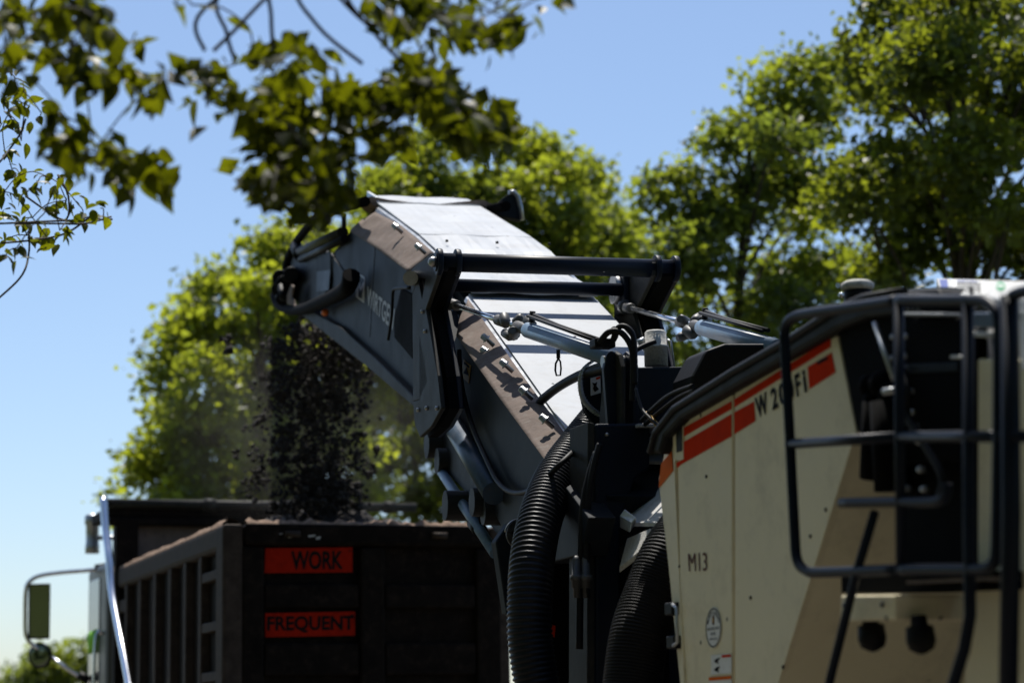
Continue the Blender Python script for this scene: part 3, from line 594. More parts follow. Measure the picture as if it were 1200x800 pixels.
# ---- cream step box with work lamps below
fb = MF.loc(RP(985, 710))[0]
mb = MB(); q = [(985, 697), (1049, 696), (1049, 726), (984, 728)]
a4 = [RP(*z_, -0.22) for z_ in q]; bx = [RP(985, 697, -0.22), RP(1049, 696, -0.22), RP(1049, 726, -0.22), RP(984, 728, -0.22)]
mb.hexa(a4, [p_ + MF.T * 0.42 for p_ in a4]); sb = mb.build('step_box', 'cream_paint', mm, bevel=0.008)
for (x, y) in ((989.5, 709), (1034, 708)): mb = MB(); mb.lathe(RP(x, y, -0.225), OUT, [(0, 0.012), (0.004, 0.012), (0.006, 0.0)], 12); mb.build('bolt', 'black_plastic', sb)
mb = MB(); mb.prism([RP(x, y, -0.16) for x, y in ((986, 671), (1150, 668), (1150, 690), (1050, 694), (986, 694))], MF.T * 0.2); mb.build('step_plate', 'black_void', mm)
mb = MB(); mb.prism([RP(x, y, -0.20) for x, y in ((1062, 680), (1165, 675), (1165, 679), (1062, 684))], MF.T * 0.1); mb.build('step_edge', 'bed_interior', mm)
for (x, y) in ((1020, 742), (1077, 744)):
    c = RP(x, y, -0.15); mb = MB(); mb.lathe(c + V((0, 0, 0.07)), V((0.05, -0.1, -1)), [(0, 0.02), (0.0, 0.028), (0.035, 0.032), (0.04, 0.05), (0.09, 0.054), (0.12, 0.045), (0.135, 0.018), (0.14, 0.0)], 16); mb.build('work_lamp', 'black_plastic', mm)
# ---- top of the machine: beacon, cowl, white-faced rear box with labels
c = MF.on(1005, 345, 0.5); mb = MB(); mb.lathe(V((c.x, c.y, c.z - 0.06)), V((0, 0, 1)), [(0, 0.05), (0.02, 0.062), (0.075, 0.062), (0.085, 0.05)], 20); bea = mb.build('beacon', 'black_plastic', mm)
mb = MB(); mb.lathe(V((c.x, c.y, c.z + 0.018)), V((0, 0, 1)), [(0, 0.066), (0.012, 0.074), (0.03, 0.073), (0.042, 0.055), (0.05, 0.0)], 20); mb.build('beacon_cap', 'dusty_white', bea)
mb = MB(); mb.ball(MF.on(986, 346, 0.5), 0.014); mb.build('beacon_knob', 'chrome', bea)
mb = MB(); mb.prism([MF.on(x, y, 0.25) for x, y in ((972, 360), (1010, 348), (1040, 341), (1098, 338), (1104, 350), (1200, 352), (1200, 362), (972, 368))], MF.T * 0.8); mb.build('cowl', 'black_plastic', mm, bevel=0.02)
mb = MB(); mb.prism([MF.on(x, y, 0.30) for x, y in ((1012, 345), (1042, 339.5), (1102, 336), (1102, 339), (1042, 342.5))], MF.T * 0.7); mb.build('cowl_plate', 'silver_cover', mm)
RB = 0.20
RBN = (OUT * 0.52 + V((0, 0, 0.85))).normalized(); RBO = MF.on(1150, 348, RB)
def RBp(x, y): d_ = ray(x, y); return CAM + d_ * ((RBO - CAM).dot(RBN) / d_.dot(RBN))
mb = MB(); mb.prism([RBp(1097, 325.5), RBp(1240, 330), RBp(1240, 352), RBp(1104, 347)], V((0, 0, -0.25))); rb = mb.build('rear_box', 'white_panel', mm, bevel=0.006)
sticker([(1116, 328.5), (1150, 329), (1153, 346), (1119, 345.5)], 'white_label', rb, pl=RBp, o=0.003, nr=RBN)
mb = MB()
for k in range(4): mb.prism([RBp(*q) + RBN * 0.006 for q in ((1122, 332.5 + 3 * k), (1150, 333 + 3 * k), (1150, 333.7 + 3 * k), (1122, 333.2 + 3 * k))], RBN * -0.001)
for x in (1121, 1136, 1148): mb.prism([RBp(*q) + RBN * 0.007 for q in ((x, 338), (x + (5 if x == 1136 else 1), 338), (x + (6 if x == 1136 else 2), 345), (x + 1, 345))], RBN * -0.001)
mb.build('label_print', 'black_print', rb)
lettering('lettering', 'WIRTGEN', [(1122, 331.6), (1146, 332), (1146, 329.6), (1122, 329.2)], RBp, 'blue_label', rb, 0.02, RBN * 0.006)
sticker([(1101, 328), (1110, 328), (1111.5, 337), (1103, 337)], 'blue_label', rb, pl=RBp, o=0.003, nr=RBN)
mb = MB(); mb.prism([RBp(1173 + 5.5 * math.cos(a) , 336 + 5.5 * math.sin(a)) + RBN * 0.003 for a in [2 * math.pi * i / 20 for i in range(20)]], RBN * -0.001); mb.build('green_seal', 'green_label', rb)
sticker([(1169, 334.5), (1177, 335), (1177, 337.3), (1169, 337)], 'white_label', rb, pl=RBp, o=0.005, nr=RBN)
mb = MB(); mb.prism([MF.on(x, y, 0.18) for x, y in ((1130, 347), (1230, 349), (1230, 354), (1130, 352))], MF.T * 0.1); mb.build('chrome_strip', 'silver_cover', rb)
mb = MB(); mb.prism([MF.on(x, y, -0.08) for x, y in ((1058, 366), (1104, 366.5), (1104, 370), (1058, 370))], MF.T * 0.08); mb.build('grab_bar', 'silver_cover', mm, bevel=0.005)
lettering('lettering', '2 1 2', [(1062, 365), (1077, 365), (1077, 360.5), (1062, 360.5)], lambda a, b: MF.on(a, b, -0.085), 'grey_print', mm, 0.0)
mb = MB(); mb.prism([MF.on(x, y, -0.02) for x, y in ((1110, 386), (1160, 389), (1162, 396), (1112, 392))], MF.T * 0.3); mb.build('console_ledge', 'white_panel', mm, bevel=0.006)
mb = MB(); mb.prism([MF.on(x, y, -0.02) for x, y in ((1140, 366), (1164, 366), (1164, 384), (1140, 384))], MF.T * 0.05); mb.build('console_screen', 'cyl_blue', mm, bevel=0.006)
mb = MB(); mb.prism([MF.on(x, y, -0.06) for x, y in ((1113, 416), (1127, 416), (1127, 420), (1113, 420))], MF.T * 0.03); mb.build('door_latch', 'white_label', mm, bevel=0.004)
mb = MB(); mb.prism([MF.on(x, y, -0.02) for x, y in ((1192, 366), (1230, 366), (1230, 374), (1192, 374))], MF.T * 0.3); mb.build('console_ledge', 'white_panel', mm)
# crawler tracks under the machine
for f in (0.4, -5.0):
    for t in (0.15, 1.9):
        mb = MB(); L2, H2 = 0.75, 0.62; cpt = MF.w(f, t, 0)
        outl = [(-L2 + 0.3 * (1 - math.cos(a)), 0.31 + 0.31 * math.sin(a)) for a in [math.pi * (1.5 - i / 8) for i in range(9)]]
        outl += [(-a_[0], a_[1]) for a_ in reversed(outl)]
        mb.prism([MF.w(f + a_, t, b_) for a_, b_ in outl], MF.T * 0.35); tk = mb.build('crawler_track', 'rubber', mm)
        mb = MB(); mb.box(MF, f - 0.12, f + 0.12, t + 0.05, t + 0.3, 0.4, 1.2); mb.build('lifting_column', 'navy_paint', tk)

# ================================================================ DISCHARGE CONVEYOR (part of the machine)
CV = Frame(D(509, 294, 17.7), 13.0); WC = 0.88; CT = CV.T
def CP(x, y, t=0.0): return CV.on(x, y, t)
def cprism(px, t0, t1, nm, m, par, bev=0.0):
    mb = MB(); mb.prism([CP(x, y, t0) for x, y in px], CT * (t1 - t0)); return mb.build(nm, m, par, bevel=bev)
SIDE = -0.15
# trough bodies
lower = cprism([(549, 354), (662, 509), (712, 581), (700, 640), (640, 660), (588, 618), (517, 482), (520, 430)], 0.01, WC - 0.01, 'conveyor_trough', 'slate_paint', mm)
upper = cprism([(420, 262), (440, 248), (507, 302), (545, 352), (520, 430), (500, 470), (484, 462), (440, 420), (395, 381), (372, 366), (386, 320), (389, 298)], 0.01, WC - 0.01, 'conveyor_trough', 'slate_paint', mm)
for (t0, t1) in ((SIDE, 0.0), (WC, WC - SIDE)):
    wl_ = [(535, 392), (588, 468), (645, 546), (690, 606), (680, 650), (640, 660), (588, 618), (517, 482), (520, 430)]
    wu_ = [(411, 270), (442, 291), (480, 318), (504, 335), (520, 400), (512, 466), (484, 464), (440, 420), (395, 381), (372, 366), (386, 320), (389, 298)]
    for w_, par_ in ((wl_, lower), (wu_, upper)):
        mb = MB(); mb.prism([CP(x, y, SIDE) + CT * (t0 - SIDE) for x, y in w_], CT * (t1 - t0)); mb.build('side_wall', 'slate_paint', par_, bevel=0.008)
mb = MB(); mb.prism([CP(x, y, SIDE - 0.012) for x, y in ((388, 298), (401, 316), (412, 334), (400, 346), (392, 330))], CT * 0.012); mb.build('dented_flap', 'slate_paint', upper)
# seams on the side panel
mb = MB(); mb.prism([CP(x, y, SIDE - 0.004) for x, y in ((438, 290), (439.2, 290), (433, 395), (431.8, 395))], CT * 0.004); mb.build('seam', 'black_plastic', upper)
# bottom flange of the upper trough and the black belt edge
cprism([(338, 361), (352, 357), (400, 384), (440, 420), (484, 464), (489, 480), (470, 464), (430, 430), (395, 402), (356, 371)], SIDE - 0.05, SIDE + 0.12, 'bottom_flange', 'lever_paint', upper, 0.01)
cprism([(360, 359), (372, 364), (396, 380), (441, 419), (484, 461), (484, 467), (440, 426), (396, 388), (362, 364)], SIDE - 0.02, WC + 0.1, 'belt', 'rubber', upper)
# silver cover plates across the top
def cover(pts, nm='cover_plate', m='silver_cover', t0=0.0, t1=WC, th=0.018, wave=0.0):
    mb = MB(); P = [CP(x, y, 0.0) for x, y in pts]; n = 12; rows = []
    for q_ in P: rows.append([q_ + CT * (t0 + (t1 - t0) * i / n) + V((0, 0, wave * math.sin(i * 1.05 + q_.y * 3))) for i in range(n + 1)])
    mb.grid(rows); mb.sm = [0] * len(mb.sm); return mb.build(nm, m, mm, solid=-th)
cov_a = cover([(690, 543), (660, 502), (605, 424), (571, 376), (549, 347)])
cov_b = cover([(553, 343), (540, 330), (527, 321), (509, 294), (490.8, 276.6)], wave=0.005)
cov_c = cover([(491.0, 276.4), (466, 258), (442, 240)], wave=0.003)
cov_d = cover([(442, 239), (430, 231)], wave=0.004)
mb = MB(); mb.hexa([CP(442, 240) + V((0, 0, .01)), CP(430, 231), CP(430, 231) + V((0, 0, .05)), CP(441, 238) + V((0, 0, .05))], [CP(442, 240) + CT * .02 + V((0, 0, .01)), CP(430, 231) + CT * .02, CP(430, 231) + CT * .02 + V((0, 0, .05)), CP(441, 238) + CT * .02 + V((0, 0, .05))]); mb.build('end_plate', 'galvanised', cov_d)
# joint lip, a raised bent strip across the cover, and edge lips
for (x, y, nm) in ((550, 345, 'joint_strip'),):
    a_ = CP(x, y); mb = MB(); mb.tube([a_ + CT * 0.02 + V((0, 0, .03)), a_ + CT * (WC * .5) + V((0, 0, .04)), a_ + CT * (WC - 0.02) + V((0, 0, .03))], 0.022, 8); mb.build(nm, 'galvanised', cov_a)
def lip(pts, par):
    mb = MB(); P = [CP(x, y) for x, y in pts]; R0 = [p_ + CT * 0.02 + V((0, 0, .012)) for p_ in P]; R1 = [p_ - CT * 0.018 - V((0, 0, 0.008)) for p_ in P]; R2 = [p_ - CT * 0.032 - V((0, 0, 0.035)) for p_ in P]
    mb.grid([R0, R1, R2]); mb.sm = [0] * len(mb.sm); mb.build('edge_lip', 'galvanised', par, solid=0.008)
    mb = MB(); Q = [p_ + CT * WC for p_ in P]; mb.grid([[p_ - CT * 0.02 + V((0, 0, .012)) for p_ in Q], [p_ + CT * 0.018 - V((0, 0, 0.008)) for p_ in Q], [p_ + CT * 0.032 - V((0, 0, 0.035)) for p_ in Q]]); mb.sm = [0] * len(mb.sm); mb.build('edge_lip', 'galvanised', par, solid=0.008)
lip([(690, 543), (660, 502), (605, 424), (571, 376), (549, 347)], cov_a); lip([(535, 328), (509, 294), (491, 277), (466, 258), (444, 243)], cov_b)
for (pts, par) in (([(600, 420), (625, 452), (585, 395)], cov_a), ([(505, 283), (470, 262)], cov_b)):
    mb = MB()
    for (x, y) in pts:
        for t in (0.12, 0.5, 0.9): mb.lathe(CP(x, y) + CT * t, V((0, -0.3, 1)), [(0, 0.012), (0.016, 0.011), (0.02, 0.0)], 8)
    mb.build('rivets', 'black_plastic', par)
# canvas skirts with studs
def skirt(top, bot, par, n=26, rows=9):
    P = []
    def along(pts, t, u):
        k = u * (len(pts) - 1); i = min(int(k), len(pts) - 2); f = k - i
        return CP(pts[i][0] * (1 - f) + pts[i + 1][0] * f, pts[i][1] * (1 - f) + pts[i + 1][1] * f, t)
    for r_ in range(rows):
        v_ = r_ / (rows - 1); row = []
        for j in range(n):
            u_ = j / (n - 1); p_ = along(top, -0.03, u_).lerp(along(bot, SIDE - 0.065, u_), v_)
            wr = math.sin(u_ * 19 + v_ * 3 + 2 * math.sin(u_ * 5)) * 0.008 * math.sin(v_ * 3.1) + math.sin(u_ * 47 - v_ * 7) * 0.002 * math.sin(v_ * 3.1) + 0.004 * math.sin(v_ * math.pi)
            row.append(p_ - CT * wr + V((0, 0, wr * 0.5)))
        P.append(row)
    mb = MB(); mb.grid(P); return mb.build('canvas_skirt', 'canvas', par, solid=0.006)
sk1 = skirt([(549, 351), (605, 430), (668, 517)], [(535, 394), (588, 470), (645, 548)], lower)
sk2 = skirt([(440, 249), (470, 264), (508, 296)], [(410, 271), (442, 292), (479, 319)], upper, 22)
def stud(x, y, par, t=-0.09):
    p_ = CP(x, y, t - 0.03); nrm = (-CT * 0.75 + V((0, 0, 0.65))).normalized(); mb = MB()
    mb.lathe(p_ - nrm * 0.05, nrm, [(0, 0.014), (0.055, 0.014), (0.06, 0.03), (0.066, 0.03), (0.068, 0.022), (0.10, 0.02), (0.106, 0.0)], 10); mb.build('stud', 'steel', par)
for (x, y) in ((572, 399), (571, 414), (594, 429), (617, 461), (641, 494)): stud(x, y, sk1)
for (x, y) in ((466, 268), (493, 292)): stud(x, y, sk2)
# maker's mark and warning label
def CS(x, y): return CV.on(x, y, SIDE - 0.004)
def ring_outline(q, wdt, nm, m, par):
    mb = MB(); c_ = sum((CS(*z_) for z_ in q), V((0, 0, 0))) / len(q)
    for i in range(len(q)):
        a_, b_ = CS(*q[i]), CS(*q[(i + 1) % len(q)]); mb.prism([a_, b_, b_.lerp(c_, wdt), a_.lerp(c_, wdt)], CT * 0.002)
    return mb.build(nm, m, par)
ring_outline([(419, 319), (427.5, 325), (426.5, 355), (417, 348)], 0.17, 'emblem_frame', 'grey_print', upper)
lettering('emblem_mark', 'M', [(418.5, 347), (425.5, 352), (426.5, 331), (420, 326)], CS, 'grey_print', upper, 0.0)
lettering('lettering', 'WIRTGEN', [(430, 357), (460, 387), (463, 362), (430.5, 335)], CS, 'grey_print', upper, 0.02)
mb = MB(); mb.prism([CS(*q) for q in ((543, 421), (551.5, 428), (549, 449), (540, 440))], CT * 0.003); wl = mb.build('warning_label', 'yellow_label', lower)
mb = MB(); mb.prism([CS(*q) - CT * 0.003 for q in ((547, 430), (549.5, 440), (543.5, 437))], CT * 0.002); mb.prism([CS(*q) - CT * 0.003 for q in ((544.5, 424), (550.3, 429), (550, 431), (544, 426))], CT * 0.002); mb.build('warning_symbol', 'black_print', wl)
# folding levers left and right with cross tubes
LV = [(478, 320), (487, 311), (507, 296), (515, 300), (515, 316), (499, 362), (506, 400), (513, 440), (517, 478), (505, 500), (492, 512), (486, 498), (484, 470), (483, 345)]
HOLE1 = [(490, 326), (498.5, 326), (494.5, 350)]; HOLE2 = [(491, 390), (496, 415), (501, 447), (491.5, 468)]
TL = -0.40; prof_ = [CV.loc(CP(x, y, TL)) for x, y in LV]
LVK = LV[:-1] + [(484, 470)] + [(491.5, 468), (491, 390), (496, 415), (501, 447), (491.5, 468)] + [(484, 470), LV[-1]] + [(490, 326), (494.5, 350), (498.5, 326), (490, 326), LV[-1]]
prof_k = [CV.loc(CP(x, y, TL)) for x, y in LVK[:13] + LVK[14:]]
def lever(t0, t1, sgn_):
    mb = MB(); mb.prism([CV.w(f, t0, z) for f, _, z in (prof_k if sgn_ > 0 else prof_)], CT * 0.03); lv = mb.build('folding_lever', 'lever_paint', mm, bevel=0.006)
    mb = MB(); mb.prism([CV.w(f + 0.01, t0 + 0.06, z) for f, _, z in prof_], CT * (t1 - t0 - 0.06)); mb.build('dark_lever_core', 'black_void', lv)  # solid black filling added so the openings and rear face look shaded
    mb = MB(); mb.prism([CV.w(f, t1, z) for f, _, z in prof_], CT * 0.03); mb.build('lever_cheek', 'navy_paint', lv, bevel=0.006)
    return lv
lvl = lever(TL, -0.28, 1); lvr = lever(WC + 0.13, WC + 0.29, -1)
for (x, y) in ((494, 365), (497, 388), (489, 480), (499, 478), (511, 478), (508, 310)):
    mb = MB(); mb.lathe(CP(x, y, TL - 0.012), -CT, [(-0.02, 0.014), (0.004, 0.014), (0.008, 0.0)], 10); mb.build('bolt', 'steel', lvl)
mb = MB(); mb.cyl(CP(481, 326, TL - 0.10), CP(481, 326, SIDE), 0.05, 14); mb.build('pivot_pin', 'steel', lvl)
f1, _, z1 = CV.loc(CP(513, 307, TL))
mb = MB(); mb.cyl(CV.w(f1, TL - 0.02, z1), CV.w(f1, WC + 0.31, z1), 0.060, 20); bar1 = mb.build('cross_tube', 'navy_paint', mm)
for t in (TL - 0.01, TL + 0.11, WC + 0.16, WC + 0.285):
    mb = MB(); mb.cyl(CV.w(f1, t, z1), CV.w(f1, t + 0.035, z1), 0.088, 20); mb.build('tube_collar', 'navy_paint', bar1, bevel=0.006)
mb = MB(); mb.ball(CV.w(f1, TL - 0.03, z1), 0.035); mb.build('tube_bolt', 'steel', bar1)
f2, _, z2 = CV.loc(CP(526, 334, -0.22))
mb = MB(); mb.cyl(CV.w(f2, -0.22, z2), CV.w(f2, WC + 0.12, z2), 0.044, 18); bar2 = mb.build('cross_tube', 'navy_paint', mm)
# right lever hardware: roller and brackets
mb = MB(); mb.cyl(CV.w(f2 + 0.1, WC + 0.05, z2 + 0.02), CV.w(f2 + 0.1, WC + 0.11, z2 + 0.02), 0.10, 20); mb.build('guide_roller', 'steel', lvr)
mb = MB(); mb.box(CV, f2 - 0.05, f2 + 0.2, WC + 0.09, WC + 0.13, z2 - 0.15, z2 + 0.2); mb.build('roller_bracket', 'navy_paint', lvr, bevel=0.01)
# handrail bracket, dark gap and hooks on the upper trough
mb = MB(); mb.tube(smooth_path([CP(x, y, SIDE - 0.06) for x, y in ((481, 337), (464, 338), (460.5, 343), (459, 370), (455, 398))], 4), 0.012, 8); mb.build('grab_handle', 'black_plastic', upper)
mb = MB(); mb.prism([CP(x, y, SIDE - 0.012) for x, y in ((470, 338), (483, 345), (483, 420), (462, 395), (462, 372))], CT * 0.01); mb.build('side_opening', 'black_void', upper)
mb = MB(); mb.ball(CP(480, 325, TL - 0.05), 0.035); mb.build('pivot_cap', 'steel', lvl)
# ---- conveyor head: drive drum, side plate, frame bars, lamp cluster and bumper hoop
hp = cprism([(344, 292), (366, 286), (390, 300), (388, 322), (378, 352), (352, 358), (339, 345), (338, 318)], SIDE - 0.02, SIDE + 0.03, 'head_plate', 'black_plastic', mm, 0.01)
f_, _, z_ = CV.loc(CP(356, 335, SIDE)); mb = MB(); mb.cyl(CV.w(f_, SIDE, z_), CV.w(f_, WC + 0.1, z_), 0.22, 24); mb.build('drive_drum', 'rubber', hp)
cprism([(344, 292), (366, 286), (390, 300), (388, 322), (378, 352), (352, 358), (339, 345), (338, 318)], WC + 0.1, WC + 0.15, 'head_plate', 'black_plastic', mm, 0.01)
for t in (SIDE - 0.04, WC + 0.1):
    mb = MB(); pts = [(334, 322), (338, 302), (347, 284), (364, 262), (388, 246), (428, 236)]
    mb.tube([CP(x, y, SIDE - 0.04) + CT * (t - SIDE + 0.04) for x, y in pts], 0.045, 8); mb.build('head_frame', 'black_void', hp)
for (a_, b_, r_, m_) in (((350, 296), (402, 272), .048, 'lever_paint'), ((352, 304), (404, 280), .035, 'black_plastic'), ((403, 250), (403, 268), .02, 'lever_paint'), ((347, 288), (352, 300), .06, 'black_plastic')):
    mb = MB(); mb.cyl(CP(*a_, SIDE - 0.05), CP(*b_, SIDE - 0.05), r_, 10); mb.build('head_bar', m_, hp)
mb = MB(); mb.prism([CP(x, y, SIDE - 0.03) for x, y in ((371, 300), (387, 294), (387, 316), (371, 318))], CT * 0.01); mb.build('inspection_plate', 'slate_paint', hp)
mb = MB(); mb.prism([CP(x, y, SIDE - 0.028) for x, y in ((371, 318), (387, 316), (385, 340), (371, 342))], CT * 0.01); mb.build('inspection_plate', 'navy_paint', hp)
mb = MB(); mb.tube(smooth_path([CP(x, y, SIDE - 0.12) for x, y in ((321, 346), (326, 357), (340, 363), (356, 362), (374, 355), (394, 346), (408, 336), (412, 322))], 5), [0.04 + 0.0010 * i for i in range(36)], 10); mb.build('bumper_hoop', 'black_void', hp)
mb = MB()
for (x, y, r_) in ((329, 326, .09), (327, 338, .08), (334, 334, .10), (331, 350, .07), (341, 322, .08)): mb.cyl(CP(x, y, SIDE - 0.15), CP(x, y, SIDE + 0.2), r_, 10)
mb.build('drive_motor', 'black_plastic', hp, bevel=0.012)
mb = MB(); mb.cyl(CP(329, 335, SIDE - 0.2), CP(331, 348, SIDE - 0.2), 0.03, 8); mb.cyl(CP(325, 347, SIDE - 0.16), CP(336, 351, SIDE - 0.16), 0.025, 8); mb.build('motor_hose', 'rubber', hp)
mb = MB(); mb.prism([CP(x, y, SIDE - 0.16) for x, y in ((341, 333), (343, 336), (341.5, 348), (345, 358), (337, 356), (334, 352))], CT * 0.02); mb.build('hinge_plate', 'canvas', hp)
mb = MB(); mb.ball(CP(381, 366, SIDE - 0.06), 0.035); mb.build('reflector', 'orange_lamp', upper)
# ear plate behind the far corner of the cover
se = CV.loc(CP(442, 240))[0]
mb = MB(); mb.prism([CV.onF(x, y, se + 0.05) for x, y in ((572, 246), (597, 226), (603, 225), (609, 233), (612, 258), (590, 254))], CV.F * 0.12); ear = mb.build('ear_plate', 'slate_paint', cov_c, bevel=0.008)
mb = MB(); mb.tube([CV.onF(x, y, se + 0.04) for x, y in ((596, 226), (602, 225), (607, 230), (610, 242), (612, 258))], 0.022, 8); mb.build('ear_rim', 'galvanised', ear)
mb = MB(); mb.prism([CV.onF(x, y, se + 0.02) for x, y in ((426, 232), (436, 230), (455, 234), (500, 239), (583, 242), (566, 234), (545, 235.5), (505, 239), (584, 244), (440, 241.5))][:4] + [CV.onF(x, y, se + 0.02) for x, y in ((500, 242), (440, 242))], CV.F * 0.3); mb.build('ridge_cap', 'tan_dirt_and_rail_light', cov_d)
mb = MB(); mb.prism([CV.onF(x, y, se + 0.02) for x, y in ((505, 240), (566, 234), (586, 243.5), (505, 243))], CV.F * 0.3); mb.build('ridge_cap', 'tan_dirt_and_rail_light', cov_d)
# ---- adjusting cylinders from the levers back to the machine's clevis brackets
def strut(p0, p1, par_nm, k0, k1):
    ax = (p1 - p0); L_ = ax.length; ax.normalize(); mb = MB()
    mb.tube([p0 + ax * (L_ * k0), p1], 0.048, 18); cy = mb.build(par_nm, 'cyl_light', mm)
    mb = MB(); mb.cyl(p0, p0 + ax * (L_ * (k0 + 0.02)), 0.018, 12); mb.build('piston_rod', 'chrome', cy)
    for (a_, l_, r_) in ((0.06, 0.16, 0.036), (-0.01, 0.08, 0.05)): mb = MB(); mb.cyl(p0 + ax * a_, p0 + ax * (a_ + l_), r_, 12); mb.build('rod_eye', 'dull_metal', cy, bevel=0.008)
    side = ax.cross(V((0, 0, 1))).normalized(); up_ = side.cross(ax)
    c_ = p0 + ax * (L_ * k0); mb = MB()
    mb.cyl(c_ - ax * 0.55, c_ - ax * 0.40, 0.035, 12)
    for (d_, s_, u_, r_, l_) in ((-.34, .03, .02, .045, .05), (-.25, -.03, .03, .05, .04), (-.17, .03, -.04, .048, .05), (-.24, 0.04, -.06, .04, .06), (-.06, -.03, .04, .045, .05), (-.32, -.03, -.05, .035, .05)):
        q_ = c_ + ax * d_ + side * s_ + up_ * u_; v_ = (ax + V(rng.normal(size=3)) * .5).normalized(); r_ *= 0.72; mb.lathe(q_ - v_ * l_, v_, [(0, r_ * .6), (.01, r_), (l_ * 1.6, r_), (l_ * 2, r_ * .7)], 8)
    mb.cyl(c_ - ax * 0.2, c_ + ax * 0.05, 0.035, 12); mb.build('hose_clamp', 'dull_metal', cy)
    mb = MB(); mb.tube([c_ + up_ * 0.10 + ax * 0.05, c_ + up_ * 0.085 + ax * 0.5, p1 + up_ * 0.08 - ax * 0.2], 0.012, 8); mb.tube([c_ + up_ * 0.09 + side * .03 + ax * 0.05, p1 + up_ * 0.075 + side * .03 - ax * 0.2], 0.010, 8)
    mb.cyl(c_ + up_ * 0.05 + ax * 0.05, c_ + up_ * 0.12 + ax * 0.05, 0.018, 8); mb.build('hydraulic_line', 'rubber', cy)
    return cy
PA = CP(523, 354, -0.24); PB = D(722, 422, 13.2)
st1 = strut(PA, PB, 'adjusting_cylinder', 0.53, 1)
a_ = CV.loc(PA); PC = CV.w(a_[0], WC + 0.10, a_[2]); PD_ = D(912, 408, 12.6); st2 = strut(PC, PD_, 'adjusting_cylinder', 0.57, 1)
hk = PA.lerp(PB, 0.70) - V((0, 0, 0.055)); mb = MB(); mb.tube([hk, hk - V((0, 0, .05))], 0.012, 8)
mb.tube([hk + V((x * .016, 0, -.05 - y)) for x, y in ((0, 0), (-1, .03), (-1.2, .07), (-.8, .10), (.6, .10), (.9, .06), (.7, .02), (0, 0))], 0.006, 6); mb.build('snap_hook', 'rubber', st1)
# ---- clevis bracket, slewing column, cross beam
def FP(s_): return lambda x, y: MF.onF(x, y, s_)
s1 = MF.fat(720, 450, 13.15)
def fslab(px, s_, th, nm, m, par, bev=0.01): mb = MB(); mb.prism([MF.onF(x, y, s_) for x, y in px], MF.F * th); return mb.build(nm, m, par, bevel=bev)
clev = fslab([(708, 432), (712, 414), (718, 410), (723, 414), (726, 430), (730, 497), (713, 497)], s1, 0.05, 'clevis', 'navy_paint', mm)
# cheek plates stand along the machine's length so their edges face the rear
def cheek(x0, x1, nm, m):
    P0 = MF.onF(x0, 455, s1); P1 = MF.onF(x1, 455, s1); t0, t1 = MF.loc(P0)[1], MF.loc(P1)[1]
    zt, zb = MF.onF(720, 410, s1).z, MF.onF(720, 500, s1).z; mb = MB(); pr = [(0, zb), (-0.02, zt - .1), (0.02, zt - .03), (0.09, zt), (0.2, zt - .02), (0.27, zt - .1), (0.36, zb)]
    mb.prism([MF.w(s1 - 0.06 + f, t0, z) for f, z in pr], MF.T * (t1 - t0)); return mb.build(nm, m, clev, bevel=0.008)
cheek(722, 728, 'clevis_cheek', 'lever_paint'); cheek(736, 743, 'clevis_cheek', 'navy_paint')
mb = MB(); mb.cyl(MF.onF(706, 424, s1 + .05), MF.onF(744, 424, s1 + .05), 0.035, 14); mb.build('clevis_pin', 'steel', clev)
col = fslab([(698, 496), (762, 495), (762, 548), (745, 560), (727, 608), (727, 880), (698, 880)], MF.fat(725, 600, 12.9), 0.18, 'slewing_column', 'navy_paint', mm, 0.015)
fslab([(689, 494), (697.5, 496), (697.5, 880), (688, 880)], MF.fat(725, 600, 12.92), 0.30, 'column_flange', 'lever_paint', col, 0.006)
fslab([(748, 496), (790, 496), (790, 500), (748, 500)], MF.fat(725, 600, 12.85), 0.3, 'bright_ledge', 'silver_cover', col, 0.004)
for (x, y) in ((711, 509),): mb = MB(); mb.ball(MF.onF(x, y, MF.fat(725, 600, 12.9)), 0.012); mb.build('bolt', 'steel', col)
fslab([(745, 430), (822, 429), (822, 500), (745, 500)], MF.fat(780, 460, 13.3), 0.6, 'valve_housing', 'slate_paint', mm, 0.012)
fslab([(680, 436), (716, 424), (716, 492), (698, 500), (686, 480), (681, 458)], MF.fat(700, 460, 13.6), 0.05, 'guard_plate', 'slate_paint', mm, 0.006)
gs = MF.fat(700, 460, 13.59)
mb = MB(); mb.prism([MF.onF(x, y, gs) for x, y in ((692, 443), (703.5, 440), (704, 460), (692.5, 463.5))], MF.F * 0.004); gl = mb.build('notice_sticker', 'white_label', mm)
mb = MB(); mb.prism([MF.onF(x, y, gs - .004) for x, y in ((698.5, 442), (703.3, 440.7), (703.4, 443.5), (698.6, 444.8))], MF.F * 0.002); mb.build('sticker_band', 'red_stripe', gl)
mb = MB(); mb.prism([MF.onF(x, y, gs - .004) for x, y in ((694, 448), (697, 449), (700, 447), (699, 452), (702, 456), (697, 459), (695, 455), (696, 452))], MF.F * 0.002); mb.build('sticker_symbol', 'black_print', gl)
# chain loop round the guard plate
pts = smooth_path([MF.onF(x, y, gs - 0.03) for x, y in ((706, 418), (693, 424), (683, 434), (680, 450), (683, 466), (692, 478), (703, 486), (714, 491))], 8); mb = MB()
for i in range(0, len(pts) - 1, 1):
    a_, b_ = pts[i], pts[i + 1]; off = V((0.012, 0, 0.006)) * (1 if i % 2 else -1); mb.tube([a_ + off, a_.lerp(b_, .5) - off, b_ + off], 0.008, 5)
mb.build('safety_chain', 'galvanised', mm)
